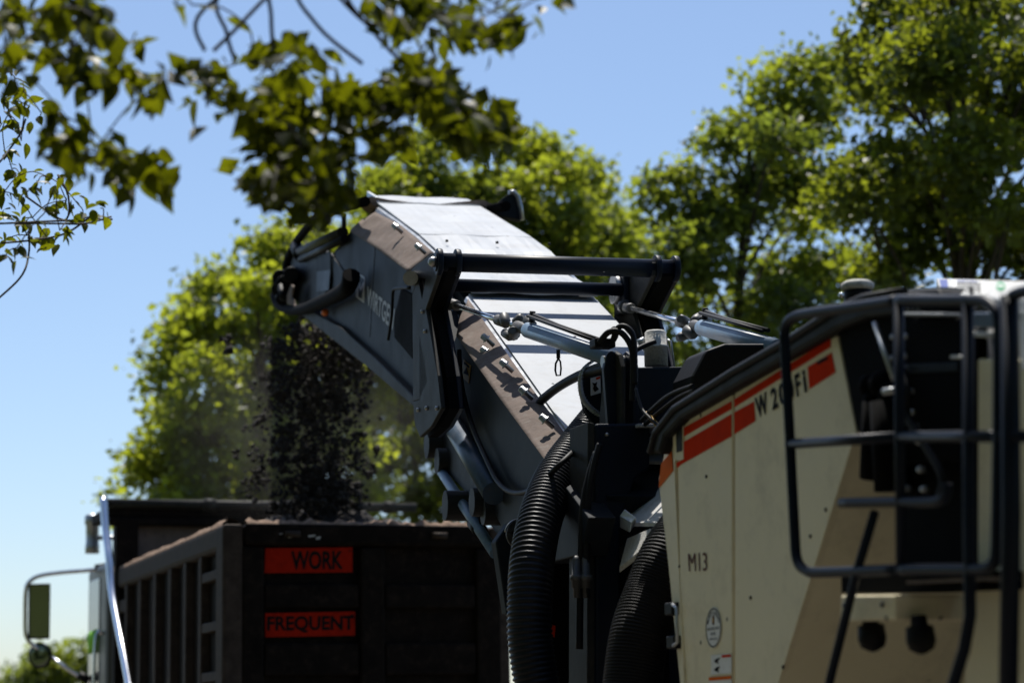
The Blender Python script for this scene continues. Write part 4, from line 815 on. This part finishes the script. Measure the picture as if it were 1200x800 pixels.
# dusty filter canister on the housing
cb = D(769, 429, 13.45); mb = MB(); mb.lathe(cb, V((0, 0, 1)), [(0, 0.066), (0.10, 0.066), (0.102, 0.072), (0.112, 0.072), (0.114, 0.062), (0.19, 0.06), (0.20, 0.05), (0.205, 0.0)], 20); fl = mb.build('filter_canister', 'dusty_white', mm)
mb = MB(); mb.tube([cb + V((.066, 0, .15)), cb + V((.085, 0, .14)), cb + V((.10, 0, .0))], 0.006, 6); mb.cyl(cb + V((-.06, 0, .15)), cb + V((-.10, 0, .13)), 0.02, 10); mb.build('filter_bracket', 'galvanised', fl)
# hoses around the clevis
def hose(px, r_, nm, d0, d1, m='rubber', par=mm, n=10):
    k = len(px); P = [D(x, y, d0 + (d1 - d0) * i / (k - 1)) for i, (x, y) in enumerate(px)]; mb = MB(); mb.tube(smooth_path(P, 6), r_, n); return mb.build(nm, m, par)
hose([(632, 472), (650, 457), (670, 445), (690, 437), (712, 431)], 0.024, 'hydraulic_hose', 14.2, 13.3)
hose([(634, 467), (652, 453), (672, 441), (692, 432), (712, 425)], 0.018, 'hydraulic_hose', 14.2, 13.3)
hose([(702, 402), (712, 390), (724, 388), (734, 396), (741, 412), (742, 440), (741, 470)], 0.017, 'hydraulic_hose', 13.1, 13.0)
hose([(718, 398), (724, 384), (734, 383), (742, 394), (744, 420), (744, 450)], 0.015, 'hydraulic_hose', 13.1, 13.0)
hose([(706, 406), (716, 402), (722, 392), (718, 384)], 0.015, 'hydraulic_hose', 13.15, 13.1)
hose([(742, 412), (755, 405), (768, 400)], 0.014, 'hydraulic_hose', 13.15, 13.2)
hose([(752, 492), (768, 476), (786, 462), (812, 452)], 0.012, 'control_cable', 12.9, 12.2); hose([(756, 497), (775, 481), (795, 466), (815, 457)], 0.012, 'control_cable', 12.9, 12.2)
hose([(745, 455), (752, 478), (762, 490), (775, 502)], 0.008, 'control_cable', 12.9, 12.6)
hose([(757, 484), (765, 492), (772, 500)], 0.012, 'cable_end', 12.8, 12.7, 'yellow_label')
mb = MB(); mb.box(Frame(D(700, 404, 13.15), 18), -.05, .05, -.03, .09, D(700, 408, 13.15).z, D(700, 397, 13.15).z); mb.build('valve_block', 'black_plastic', mm, bevel=0.008)
mb = MB(); mb.tube(smooth_path([CP(x, y, SIDE - 0.06) for x, y in ((538, 410), (541, 450), (552, 495), (572, 542), (585, 566), (602, 577), (625, 572), (655, 545))] + [D(690, 512, 13.5)], 6), 0.016, 10); mb.build('hydraulic_hose', 'rubber', mm)
hose([(518, 470), (522, 430), (530, 385), (531, 372)], 0.02, 'spring_hose', 16.9, 16.9, 'rubber')
mb = MB(); mb.cyl(D(531, 409, 16.85), D(531, 386, 16.85), 0.025, 12); mb.cyl(D(530, 386, 16.85), D(536, 376, 16.85), 0.018, 10); mb.ball(D(537, 374, 16.85), 0.035); mb.cyl(D(533, 372, 16.85), D(529, 362, 16.85), 0.02, 10); mb.build('hose_coupling', 'steel', mm)
# lift cylinders on the trough's flank
mb = MB(); mb.cyl(D(522, 482, 16.3), D(579, 578, 14.6), 0.072, 20); lc = mb.build('lift_cylinder', 'cyl_blue', mm)
mb = MB(); mb.cyl(D(521, 480.5, 16.32), D(525, 487, 16.2), 0.076, 20); mb.build('cylinder_ring', 'cyl_light', lc)
mb = MB(); mb.cyl(D(496, 440, 17.1), D(523, 484, 16.28), 0.035, 12); mb.build('piston_rod', 'navy_paint', lc)
mb = MB(); mb.cyl(D(517, 552, 16.6), D(580, 648, 14.8), 0.034, 14); sr = mb.build('support_tube', 'cyl_light', mm)
mb = MB(); mb.cyl(D(556, 612, 15.5), D(563, 622, 15.3), 0.05, 12); mb.build('tube_clamp', 'black_plastic', sr)
mb = MB()
for k in range(6): q_ = D(566 + 2.6 * k, 628 + 4 * k, 15.2 - .07 * k); mb.lathe(q_ - V((0.0, 0.036, -0.005)), V((0, -1, 0)), [(0, 0.010), (0.004, 0.009), (0.005, 0)], 8)
mb.build('pin_holes', 'black_plastic', sr)
# roller housings and dark brackets under the trough
for (x, y, r_, d_) in ((508, 520, .10, 16.8), (520, 540, .09, 16.6), (530, 592, .10, 15.9), (562, 588, .09, 15.0), (575, 600, .08, 14.9)):
    mb = MB(); mb.cyl(D(x, y, d_) - CT * 0.05, D(x, y, d_) + CT * 0.9, r_, 14); mb.build('belt_roller', 'black_plastic', lower)
mb = MB(); mb.prism([CP(x, y, -0.10) for x, y in ((497, 498), (520, 480), (560, 560), (600, 615), (585, 628), (545, 575), (512, 540))], CT * 0.08); mb.build('roller_bracket', 'black_plastic', lower)
mb = MB(); mb.lathe(D(609, 626, 14.0), -MF.F, [(0, 0.0), (0, 0.085), (0.03, 0.085), (0.035, 0.05), (0.02, 0.045), (0.02, 0.0)], 24); pu = mb.build('pulley', 'lever_paint', lower)
pc = D(609, 626, 13.96); mb = MB(); mb.tube([pc + MF.T * (0.088 * math.cos(a_)) + V((0, 0, 0.088 * math.sin(a_))) for a_ in [math.pi * (0.1 + 0.85 * i / 16) for i in range(17)]], 0.006, 8); mb.build('pulley_guard', 'steel', pu)
fslab([(581, 634), (597, 611), (612, 640), (607, 720), (594, 720)], MF.fat(600, 650, 14.3), 0.1, 'foot_plate', 'slate_paint', mm)
# machine front: dark frame under the conveyor foot
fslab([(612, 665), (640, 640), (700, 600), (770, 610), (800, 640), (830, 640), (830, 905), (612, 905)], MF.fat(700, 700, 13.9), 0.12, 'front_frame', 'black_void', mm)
# bright sheet and bracket catching the sun behind the column
mb = MB(); mb.prism([D(728, 612, 12.95), D(779, 612, 12.3), D(776, 571, 13.0), D(745, 574, 13.6)], V((0, 0, -0.02))); mb.build('deck_sheet', 'white_panel', mm)
mb = MB(); mb.hexa([D(726, 604, 12.7), D(740, 612, 12.6), D(746, 606, 12.6), D(732, 596, 12.7)], [D(726, 618, 12.7), D(738, 624, 12.6), D(745, 614, 12.65), D(732, 600, 12.75)]); mb.build('deck_bracket', 'galvanised', mm, bevel=0.005)
mb = MB(); mb.prism([D(726, 664, 12.7), D(757, 640, 12.3), D(763, 618, 12.4), D(735, 630, 12.8)], V((0, 0.05, -0.03))); mb.build('deck_bracket', 'dusty_white', mm, bevel=0.005)
# ---- corrugated suction hoses
def ribbed(px, r_, nm, pitch=0.029, m='hose_rubber'):
    P = smooth_path([D(*q_) for q_ in px], 16); out = [P[0]]; acc = 0
    Lc = [0]
    for i in range(1, len(P)): Lc.append(Lc[-1] + (P[i] - P[i - 1]).length)
    tot = Lc[-1]; n = int(tot / pitch); pts, rs = [], []
    def at(s_):
        for i in range(1, len(P)):
            if Lc[i] >= s_: return P[i - 1].lerp(P[i], (s_ - Lc[i - 1]) / max(1e-6, Lc[i] - Lc[i - 1]))
        return P[-1]
    for k in range(n):
        for (u_, rr) in ((0.0, .93), (.2, .94), (.38, .99), (.55, 1.0), (.75, .99), (.9, .94)): pts.append(at((k + u_) * pitch)); rs.append(r_ * rr)
    mb = MB(); mb.tube(pts, rs, 22); return mb.build(nm, m, mm)
ribbed([(705, 490, 13.9), (678, 524, 13.6), (652, 560, 13.3), (634, 605, 13.0), (624, 655, 12.8), (621, 705, 12.7), (622, 755, 12.65), (634, 830, 12.6)], 0.122, 'suction_hose')
ribbed([(815, 610, 12.4), (785, 650, 12.2), (764, 700, 12.1), (748, 750, 12.0), (738, 830, 11.9)], 0.15, 'suction_hose', 0.016, 'rubber')
hose([(703, 520), (696, 545), (690, 580), (687, 640), (688, 700)], 0.018, 'hydraulic_hose', 12.85, 12.7); hose([(699, 530), (690, 560), (683, 600), (680, 680), (679, 760)], 0.02, 'hydraulic_hose', 12.85, 12.7)
for x in (676, 687):
    p0 = D(x, 700, 12.7); mb = MB(); mb.lathe(p0, V((0, 0, 1)), [(0, .018), (.05, .018), (.05, .026), (.09, .026), (.09, .034), (.12, .034), (.12, .024), (.2, .022), (.22, .012)], 14); mb.build('quick_coupling', 'dull_metal', mm)
mb = MB(); mb.prism([D(645, 730, 12.9), D(651, 733, 12.9), D(650, 746, 12.9), D(644, 744, 12.9)], V((0, .02, 0))); mb.build('marker_lamp', 'red_stripe', mm)
# dark cowling between cylinder and hood
mb = MB(); mb.prism([D(x, y, 12.7) for x, y in ((812, 440), (828, 410), (850, 402), (900, 402), (930, 410), (930, 470), (812, 470))], MF.F * 0.3); mb.build('cylinder_guard', 'black_plastic', mm, bevel=0.02)

# ================================================================ FALLING MILLINGS
def chunks(name, P, S, m):
    N = len(P); base = np.array([(1, 0, 0), (-1, 0, 0), (0, 1, 0), (0, -1, 0), (0, 0, 1), (0, 0, -1)], float)
    fc = np.array([(0, 2, 4), (2, 1, 4), (1, 3, 4), (3, 0, 4), (2, 0, 5), (1, 2, 5), (3, 1, 5), (0, 3, 5)])
    jit = 1 + rng.uniform(-.45, .45, (N, 6, 1)); vv = base[None] * jit * rng.uniform(.6, 1.2, (N, 1, 3))
    q = rng.normal(size=(N, 3, 3)); q = np.linalg.qr(q)[0]
    vv = np.einsum('nij,nkj->nki', q, vv) * S[:, None, None] + P[:, None, :]
    ff = (fc[None] + (np.arange(N) * 6)[:, None, None]).reshape(-1)
    me = bpy.data.meshes.new(name); me.vertices.add(N * 6); me.vertices.foreach_set('co', vv.ravel())
    me.loops.add(len(ff)); me.loops.foreach_set('vertex_index', ff.astype(np.int32)); n3 = len(ff) // 3
    me.polygons.add(n3); me.polygons.foreach_set('loop_start', (np.arange(n3) * 3).astype(np.int32)); me.polygons.foreach_set('loop_total', np.full(n3, 3, np.int32))
    me.update(calc_edges=True); me.materials.append(MATS[m]); return link(name, me)
pts = []; sz = []
FD = 24.6
def puff(x, y, rx, ry, n, s0, s1):
    for _ in range(n):
        px, py = random.gauss(x, rx), random.gauss(y, ry)
        if py > 612 or py < 366: continue
        d_ = FD + random.gauss(0, 0.28); pts.append(D(px, py, d_)); sz.append((s0 + (s1 - s0) * random.random() ** 3.5) * (1.9 if random.random() < 0.012 else 1.0))
for i in range(44):           # the stream itself, thick at the head and breaking up lower down
    u = i / 43; y = 374 + 232 * u; x = 388 - 26 * u + 10 * math.sin(u * 11)
    puff(x, y, 22 + 7 * math.sin(u * 3.1) + 4 * math.sin(i * 2.3), 8, int((150 - 85 * u) * (0.55 + 0.45 * math.sin(i * 1.7) ** 2)), 0.005, 0.04)
for k in range(150):          # lumps of stuck-together millings
    u = random.random(); y = 380 + 215 * u; x = 372 - 12 * u + random.gauss(0, 30 + 8 * u); r_ = random.uniform(1.5, 5.5)
    puff(x, y, r_, r_, int(9 * r_), 0.008, 0.045)
for (x, y, r_, n) in ((350, 396, 9, 150), (332, 408, 6, 50), (316, 402, 4, 20), (405, 410, 15, 420), (382, 432, 15, 240), (345, 434, 12, 120), (420, 425, 9, 120), (330, 508, 12, 120), (318, 470, 9, 60), (308, 550, 9, 70), (398, 470, 12, 140), (375, 574, 16, 900), (380, 592, 14, 520), (345, 592, 14, 160), (400, 577, 9, 160), (425, 462, 5, 24), (296, 500, 6, 16), (292, 578, 6, 18)):
    puff(x, y, r_, r_, n, 0.006, 0.05)
dust_n = len(pts)
st = chunks('falling_millings', np.array([tuple(p_) for p_ in pts]), np.array(sz), 'millings')
tag(st, 'dark stream of asphalt millings falling from the conveyor head into the truck', 'asphalt millings', kind='stuff')

pts = []; sz = []
for i in range(40):
    u = i / 39; y = 376 + 230 * u; x = 388 - 28 * u; puff(x, y, 30 + 8 * u, 10, 230, 0.003, 0.012)
st = chunks('falling_dust', np.array([tuple(p_) for p_ in pts]), np.array(sz), 'dust_grains')
tag(st, 'fine grey-brown grit drifting in the falling stream of millings', 'grit', kind='stuff')
# thin dust hanging round the falling stream
vm = bpy.data.materials.new('dust_air'); vm.use_nodes = True; vn = vm.node_tree; vn.nodes.clear(); vo = vn.nodes.new('ShaderNodeOutputMaterial'); pv = vn.nodes.new('ShaderNodeVolumePrincipled')
pv.inputs['Color'].default_value = (0.62, 0.58, 0.54, 1); pv.inputs['Density'].default_value = 0.085; pv.inputs['Anisotropy'].default_value = 0.3; vn.links.new(pv.outputs[0], vo.inputs['Volume']); MATS['dust_air'] = vm
vt = vn.nodes.new('ShaderNodeTexCoord'); vl = vn.nodes.new('ShaderNodeVectorMath'); vl.operation = 'LENGTH'; vn.links.new(vt.outputs['Object'], vl.inputs[0])
vr = vn.nodes.new('ShaderNodeMapRange'); vr.interpolation_type = 'SMOOTHSTEP'; vr.inputs['From Min'].default_value = 1.0; vr.inputs['From Max'].default_value = 0.15; vn.links.new(vl.outputs['Value'], vr.inputs[0])
vz = vn.nodes.new('ShaderNodeTexNoise'); vz.inputs['Scale'].default_value = 3.4; vz.inputs['Detail'].default_value = 5; vn.links.new(vt.outputs['Object'], vz.inputs['Vector'])
vk = vn.nodes.new('ShaderNodeMapRange'); vk.inputs['From Min'].default_value = 0.35; vk.inputs['From Max'].default_value = 0.7; vk.inputs['To Min'].default_value = 0.02; vk.inputs['To Max'].default_value = 0.07; vn.links.new(vz.outputs['Fac'], vk.inputs[0])
vx_ = vn.nodes.new('ShaderNodeMath'); vx_.operation = 'MULTIPLY'; vn.links.new(vr.outputs[0], vx_.inputs[0]); vn.links.new(vk.outputs[0], vx_.inputs[1]); vn.links.new(vx_.outputs[0], pv.inputs['Density'])
mb = MB(); mb.ball(V((0, 0, 0)), 1.0, 24); dc = mb.build('dust_cloud', 'dust_air'); dc.location = D(360, 500, 25.2); dc.scale = (1.9, 1.7, 1.35)
dc['kind'] = 'stuff'; dc['label'] = 'thin dust hanging round the falling millings'
# ================================================================ NEAR TREES (branches hang into the picture)
def leaf_mesh(name, k):
    mb = MB(); L_, W_ = 1.0, 0.62; n = 6; rows = []
    for i in range(n + 1):
        u = i / n; wd = W_ * 0.5 * math.sin(math.pi * min(1, u ** 0.75)) * (1 - 0.25 * u) + 0.004; dr = -0.10 * (k + 1) * u * u
        rows.append([V((u * L_, -wd, dr + 0.22 * wd)), V((u * L_, 0, dr)), V((u * L_, wd, dr + 0.22 * wd))])
    mb.grid(rows); me = bpy.data.meshes.new(name); me.from_pydata(mb.v, [], mb.f); me.materials.append(MATS['leaf_near']); me.update(); return me
LM = [leaf_mesh('leaf', k) for k in range(3)]
def add_leaf(parent, p_, size):
    o = bpy.data.objects.new('leaf', random.choice(LM)); COL.objects.link(o); o.parent = parent
    yaw, pit, rol = random.uniform(0, 6.283), random.gauss(0.55, 0.5), random.gauss(0, 0.6)
    o.matrix_parent_inverse = Matrix.Identity(4)
    o.location = p_; o.rotation_euler = (rol, pit, yaw); s_ = size * random.uniform(0.65, 1.25); o.scale = (s_, s_, s_)
def limb_leaves(tree_root, clusters, d, dvar, size, spread, hub_px, r_tw=0.0035, count=6, nm='branch'):
    """One branch: twigs from a hub above or beside the frame to each leaf cluster, leaves hanging along the twig ends."""
    hub = D(*hub_px); mb = MB(); spots = []; nodes = [hub]; todo = [(D(x, y, d + random.uniform(-dvar, dvar)), n) for x, y, n in clusters]
    while todo:      # each spray joins the nearest twig already grown
        k = min(range(len(todo)), key=lambda i: min((todo[i][0] - q_).length for q_ in nodes)); c_, n = todo.pop(k)
        a_ = min(nodes, key=lambda q_: (q_ - c_).length); mid = a_.lerp(c_, 0.5) + V((random.uniform(-.015, .015), 0, 0.12 * (c_ - a_).length))
        mb.tube(smooth_path([a_, mid, c_], 3), r_tw, 5); nodes.append(c_); spots.append((c_, n))
    br = mb.build(nm, 'twig_bark', tree_root)
    for c_, n in spots:
        for _ in range(n): add_leaf(br, c_ + V(rng.normal(size=3)) * spread, size)
    return br
def near_tree(base, hgt, lean_to, label, crown_clumps, dens=16):
    r = thing('overhanging_tree', V(base), label, 'tree', None)
    b_ = V(base); tp = smooth_path([b_ - V((0, 0, .1)), b_ + V((0.05, 0.05, hgt * 0.45)), V(lean_to)], 8)
    mb = MB(); mb.tube(tp, [0.2 * (1.2 - 0.75 * i / (len(tp) - 1)) for i in range(len(tp))], 12); mb.build('trunk', 'bark', r)
    if crown_clumps: leaf_cloud('crown', [(V(c_), rr) for c_, rr in crown_clumps], 0.16, dens, 'leaf_near', r)
    return r
def bough(root, pts, r0, r1):
    P = smooth_path([V(p_) for p_ in pts], 8); n = len(P); mb = MB(); mb.tube(P, [r0 + (r1 - r0) * i / (n - 1) for i in range(n)], 8); return mb.build('bough', 'bark', root)
random.seed(11)
# broad-leaved branches across the top of the picture
H2 = (395, -150, 8.3); h2 = D(*H2)
n2 = near_tree((-2.2, 2.6, 0), 6.5, (-1.9, 3.4, 6.2), 'tree whose blurred leafy branches hang across the top of the picture above the conveyor', [((-2.6, 2.2, 7.2), 2.0), ((-0.4, 1.2, 7.4), 2.0), ((-1.4, 4.2, 7.6), 1.7), ((1.0, 3.2, 7.8), 1.8)])
bough(n2, [(-1.9, 3.3, 5.2), (-1.4, 4.6, 5.4), tuple(h2.lerp(V((-1.4, 4.6, 5.4)), 0.4) + V((0, 0, .25))), tuple(h2)], 0.07, 0.02)
CL2 = [(218, 92, 3), (236, 84, 3), (240, 105, 3), (258, 112, 4), (278, 126, 4), (284, 140, 2), (205, 4, 2), (225, 6, 2), (290, 30, 2), (298, 72, 3), (318, 92, 4), (335, 66, 4), (350, 60, 3), (358, 88, 4), (340, 112, 4), (322, 140, 4), (350, 138, 5), (378, 132, 4), (312, 160, 3), (332, 165, 4), (352, 172, 5), (375, 170, 4), (300, 215, 3), (318, 225, 4), (322, 196, 5), (345, 205, 6), (365, 215, 6), (385, 225, 6), (350, 235, 4), (372, 242, 5), (395, 190, 5), (402, 150, 4), (418, 112, 4), (392, 105, 3), (440, 118, 5), (452, 150, 4), (458, 172, 3), (448, 95, 4), (468, 118, 5), (490, 105, 5), (510, 120, 5), (505, 90, 4), (530, 118, 6), (540, 140, 6), (560, 130, 6), (570, 155, 5), (580, 140, 4), (558, 165, 4), (520, 135, 4), (486, 72, 3), (484, 45, 3), (466, 20, 3), (448, 6, 3), (478, 2, 3), (500, 12, 3), (520, 18, 4), (540, 10, 4), (560, 24, 4), (552, 48, 4), (575, 42, 3), (592, 22, 4), (604, 36, 3), (525, 40, 3), (640, -2, 2), (660, -6, 2), (388, 262, 2)]
br2 = limb_leaves(n2, CL2, 8.3, 0.5, 0.095, 0.036, H2)
def near_foliage(root, CL, d, k, sz_):
    P = [(D(x + random.gauss(0, 5), y + random.gauss(0, 5), d + random.uniform(-.3, .3)), 0.055) for x, y, n in CL for _ in range(k) if n > 2]
    o = leaf_cloud('foliage', P, sz_, 1, 'leaf_near', root, 0.35, per=3, mn=3); o['kind'] = 'stuff'
near_foliage(n2, CL2, 8.4, 1, 0.08)
near_foliage(n2, [c_ for c_ in CL2 if (290 < c_[0] < 470 and c_[1] > 100) or (c_[0] > 490 and c_[1] > 85)], 8.5, 2, 0.085)
# left branches, a little lower
H1 = (-150, -30, 8.3)
n1 = near_tree((-3.1, 6.6, 0), 6.2, (-2.9, 6.9, 6.0), 'tree whose drooping dark leaf sprays enter at the upper left of the sky', [((-3.3, 6.6, 6.6), 1.6), ((-3.9, 5.2, 6.2), 1.7), ((-3.5, 8.0, 7.2), 1.5)])
bough(n1, [(-2.95, 6.8, 3.6), (-2.4, 7.1, 4.0), tuple(D(*H1))], 0.05, 0.02)
CL1 = [(4, 20, 5), (20, 35, 5), (30, 10, 5), (50, 25, 5), (70, 8, 5), (60, 50, 5), (85, 22, 5), (100, 45, 5), (80, 70, 5), (112, 75, 5), (98, 92, 4), (130, 60, 3), (140, 82, 5), (152, 96, 4), (168, 112, 3), (122, 30, 4), (15, 80, 4), (8, 60, 4), (104, 5, 4), (66, 125, 2), (78, 138, 2), (60, 158, 2), (82, 168, 3), (92, 180, 4), (110, 178, 4), (128, 185, 5), (145, 200, 4), (165, 198, 4), (182, 205, 3), (196, 208, 2), (112, 200, 2), (150, 215, 3), (120, 165, 2)]
limb_leaves(n1, [(x, y, n + 2) for x, y, n in CL1], 8.3, 0.5, 0.10, 0.030, H1)
near_foliage(n1, CL1, 8.4, 1, 0.085)
# finer sprig, farther and nearly sharp
H3 = (-90, 270, 12.0)
n3 = near_tree((-4.4, 12.2, 0), 5.5, (-4.2, 12.0, 5.4), 'slender tree with small sharp leaves on bare twigs beside the sky gap', [((-4.5, 12.2, 5.6), 1.2), ((-4.9, 11.4, 4.6), 1.2)], 24)
bough(n3, [(-4.25, 12.0, 3.2), tuple(D(-130, 300, 12.0)), tuple(D(*H3))], 0.035, 0.016)
CL3 = [(5, 112, 4), (18, 118, 4), (28, 108, 3), (35, 125, 4), (48, 132, 3), (10, 135, 4), (22, 145, 2), (8, 85, 3), (18, 92, 2), (6, 180, 3), (14, 198, 4), (24, 205, 2), (5, 225, 4), (18, 232, 4), (32, 225, 3), (45, 212, 3), (58, 208, 2), (68, 205, 2), (10, 252, 4), (24, 262, 4), (38, 255, 3), (52, 250, 2), (66, 238, 2), (78, 235, 3), (92, 240, 3), (96, 258, 2), (70, 270, 3), (55, 278, 2), (84, 258, 2), (8, 280, 4), (20, 290, 3), (32, 276, 3), (6, 302, 3), (118, 244, 3), (121, 258, 1), (44, 285, 2), (62, 222, 1), (25, 165, 1), (3, 150, 3)]
br3 = limb_leaves(n3, [(x, y, n + 2) for x, y, n in CL3], 12.0, 0.4, 0.075, 0.026, H3, 0.003)
mb = MB()
for pth in (((-40, 262), (0, 262), (65, 259), (132, 257)), ((-40, 380), (0, 348), (26, 322), (34, 296), (34, 270)), ((20, 262), (70, 262), (100, 262), (130, 254)), ((2, 285), (50, 280), (80, 272), (108, 252)), ((30, 230), (75, 258), (80, 230), (68, 205)), ((0, 190), (22, 160), (30, 140))):
    mb.tube(smooth_path([D(x, y, 12.0 + random.uniform(-.15, .15)) for x, y in pth], 6), 0.0055, 5)
mb.build('twigs', 'twig_bark', n3)['kind'] = 'stuff'
# bare twigs dropping through the top edge
mb = MB()
for pth in (((395, -150), (300, -40), (232, 20), (240, 60)), ((395, -150), (262, -20), (266, 40), (275, 70)), ((395, -150), (345, -30), (372, 30), (425, 75)), ((395, -150), (400, -20), (440, 40), (470, 72)), ((395, -150), (320, -40), (318, 20), (320, 55)), ((395, -150), (360, -60), (290, 20), (250, 60)), ((395, -150), (380, -40), (420, 20), (450, 30))):
    mb.tube(smooth_path([D(x, y, 8.3) for x, y in pth], 6), 0.0075, 5)
mb.build('twigs', 'twig_bark', n2)['kind'] = 'stuff'
# trees that stand behind and to the left of the photographer (rear ones mirrored by the truck; left ones unseen, added to block skylight)
for i, (x, y, h_) in enumerate(((-7.0, -5, 16), (-2.5, -8, 17), (3.0, -8, 16), (8.0, -5, 16), (-8.5, 1.5, 16), (-9.0, 8.5, 16), (-11.5, 15, 15), (-15, 22, 14), (12.5, 0, 15), (14, -16, 17), (6, -18, 17), (-3, -19, 18), (-13, -12, 18), (20, -8, 16))):
    r = thing('shade_tree', (x, y, 0), 'leafy shade tree across the road from the machine', 'tree', 'trees across the road')
    mb = MB(); mb.tube([V((x, y, -.1)), V((x + .1, y, h_ * .4)), V((x, y + .1, h_ * .8))], [.3, .22, .08], 10); mb.build('trunk', 'bark', r)
    cl = [(V((x + rng.normal() * 1.5, y + rng.normal() * 1.7, 1.6 + (h_ - 2) * k / 21)), 1.9) for k in range(22)]
    leaf_cloud('crown', cl, 0.34, 2.6, 'leaf_far_dark', r)
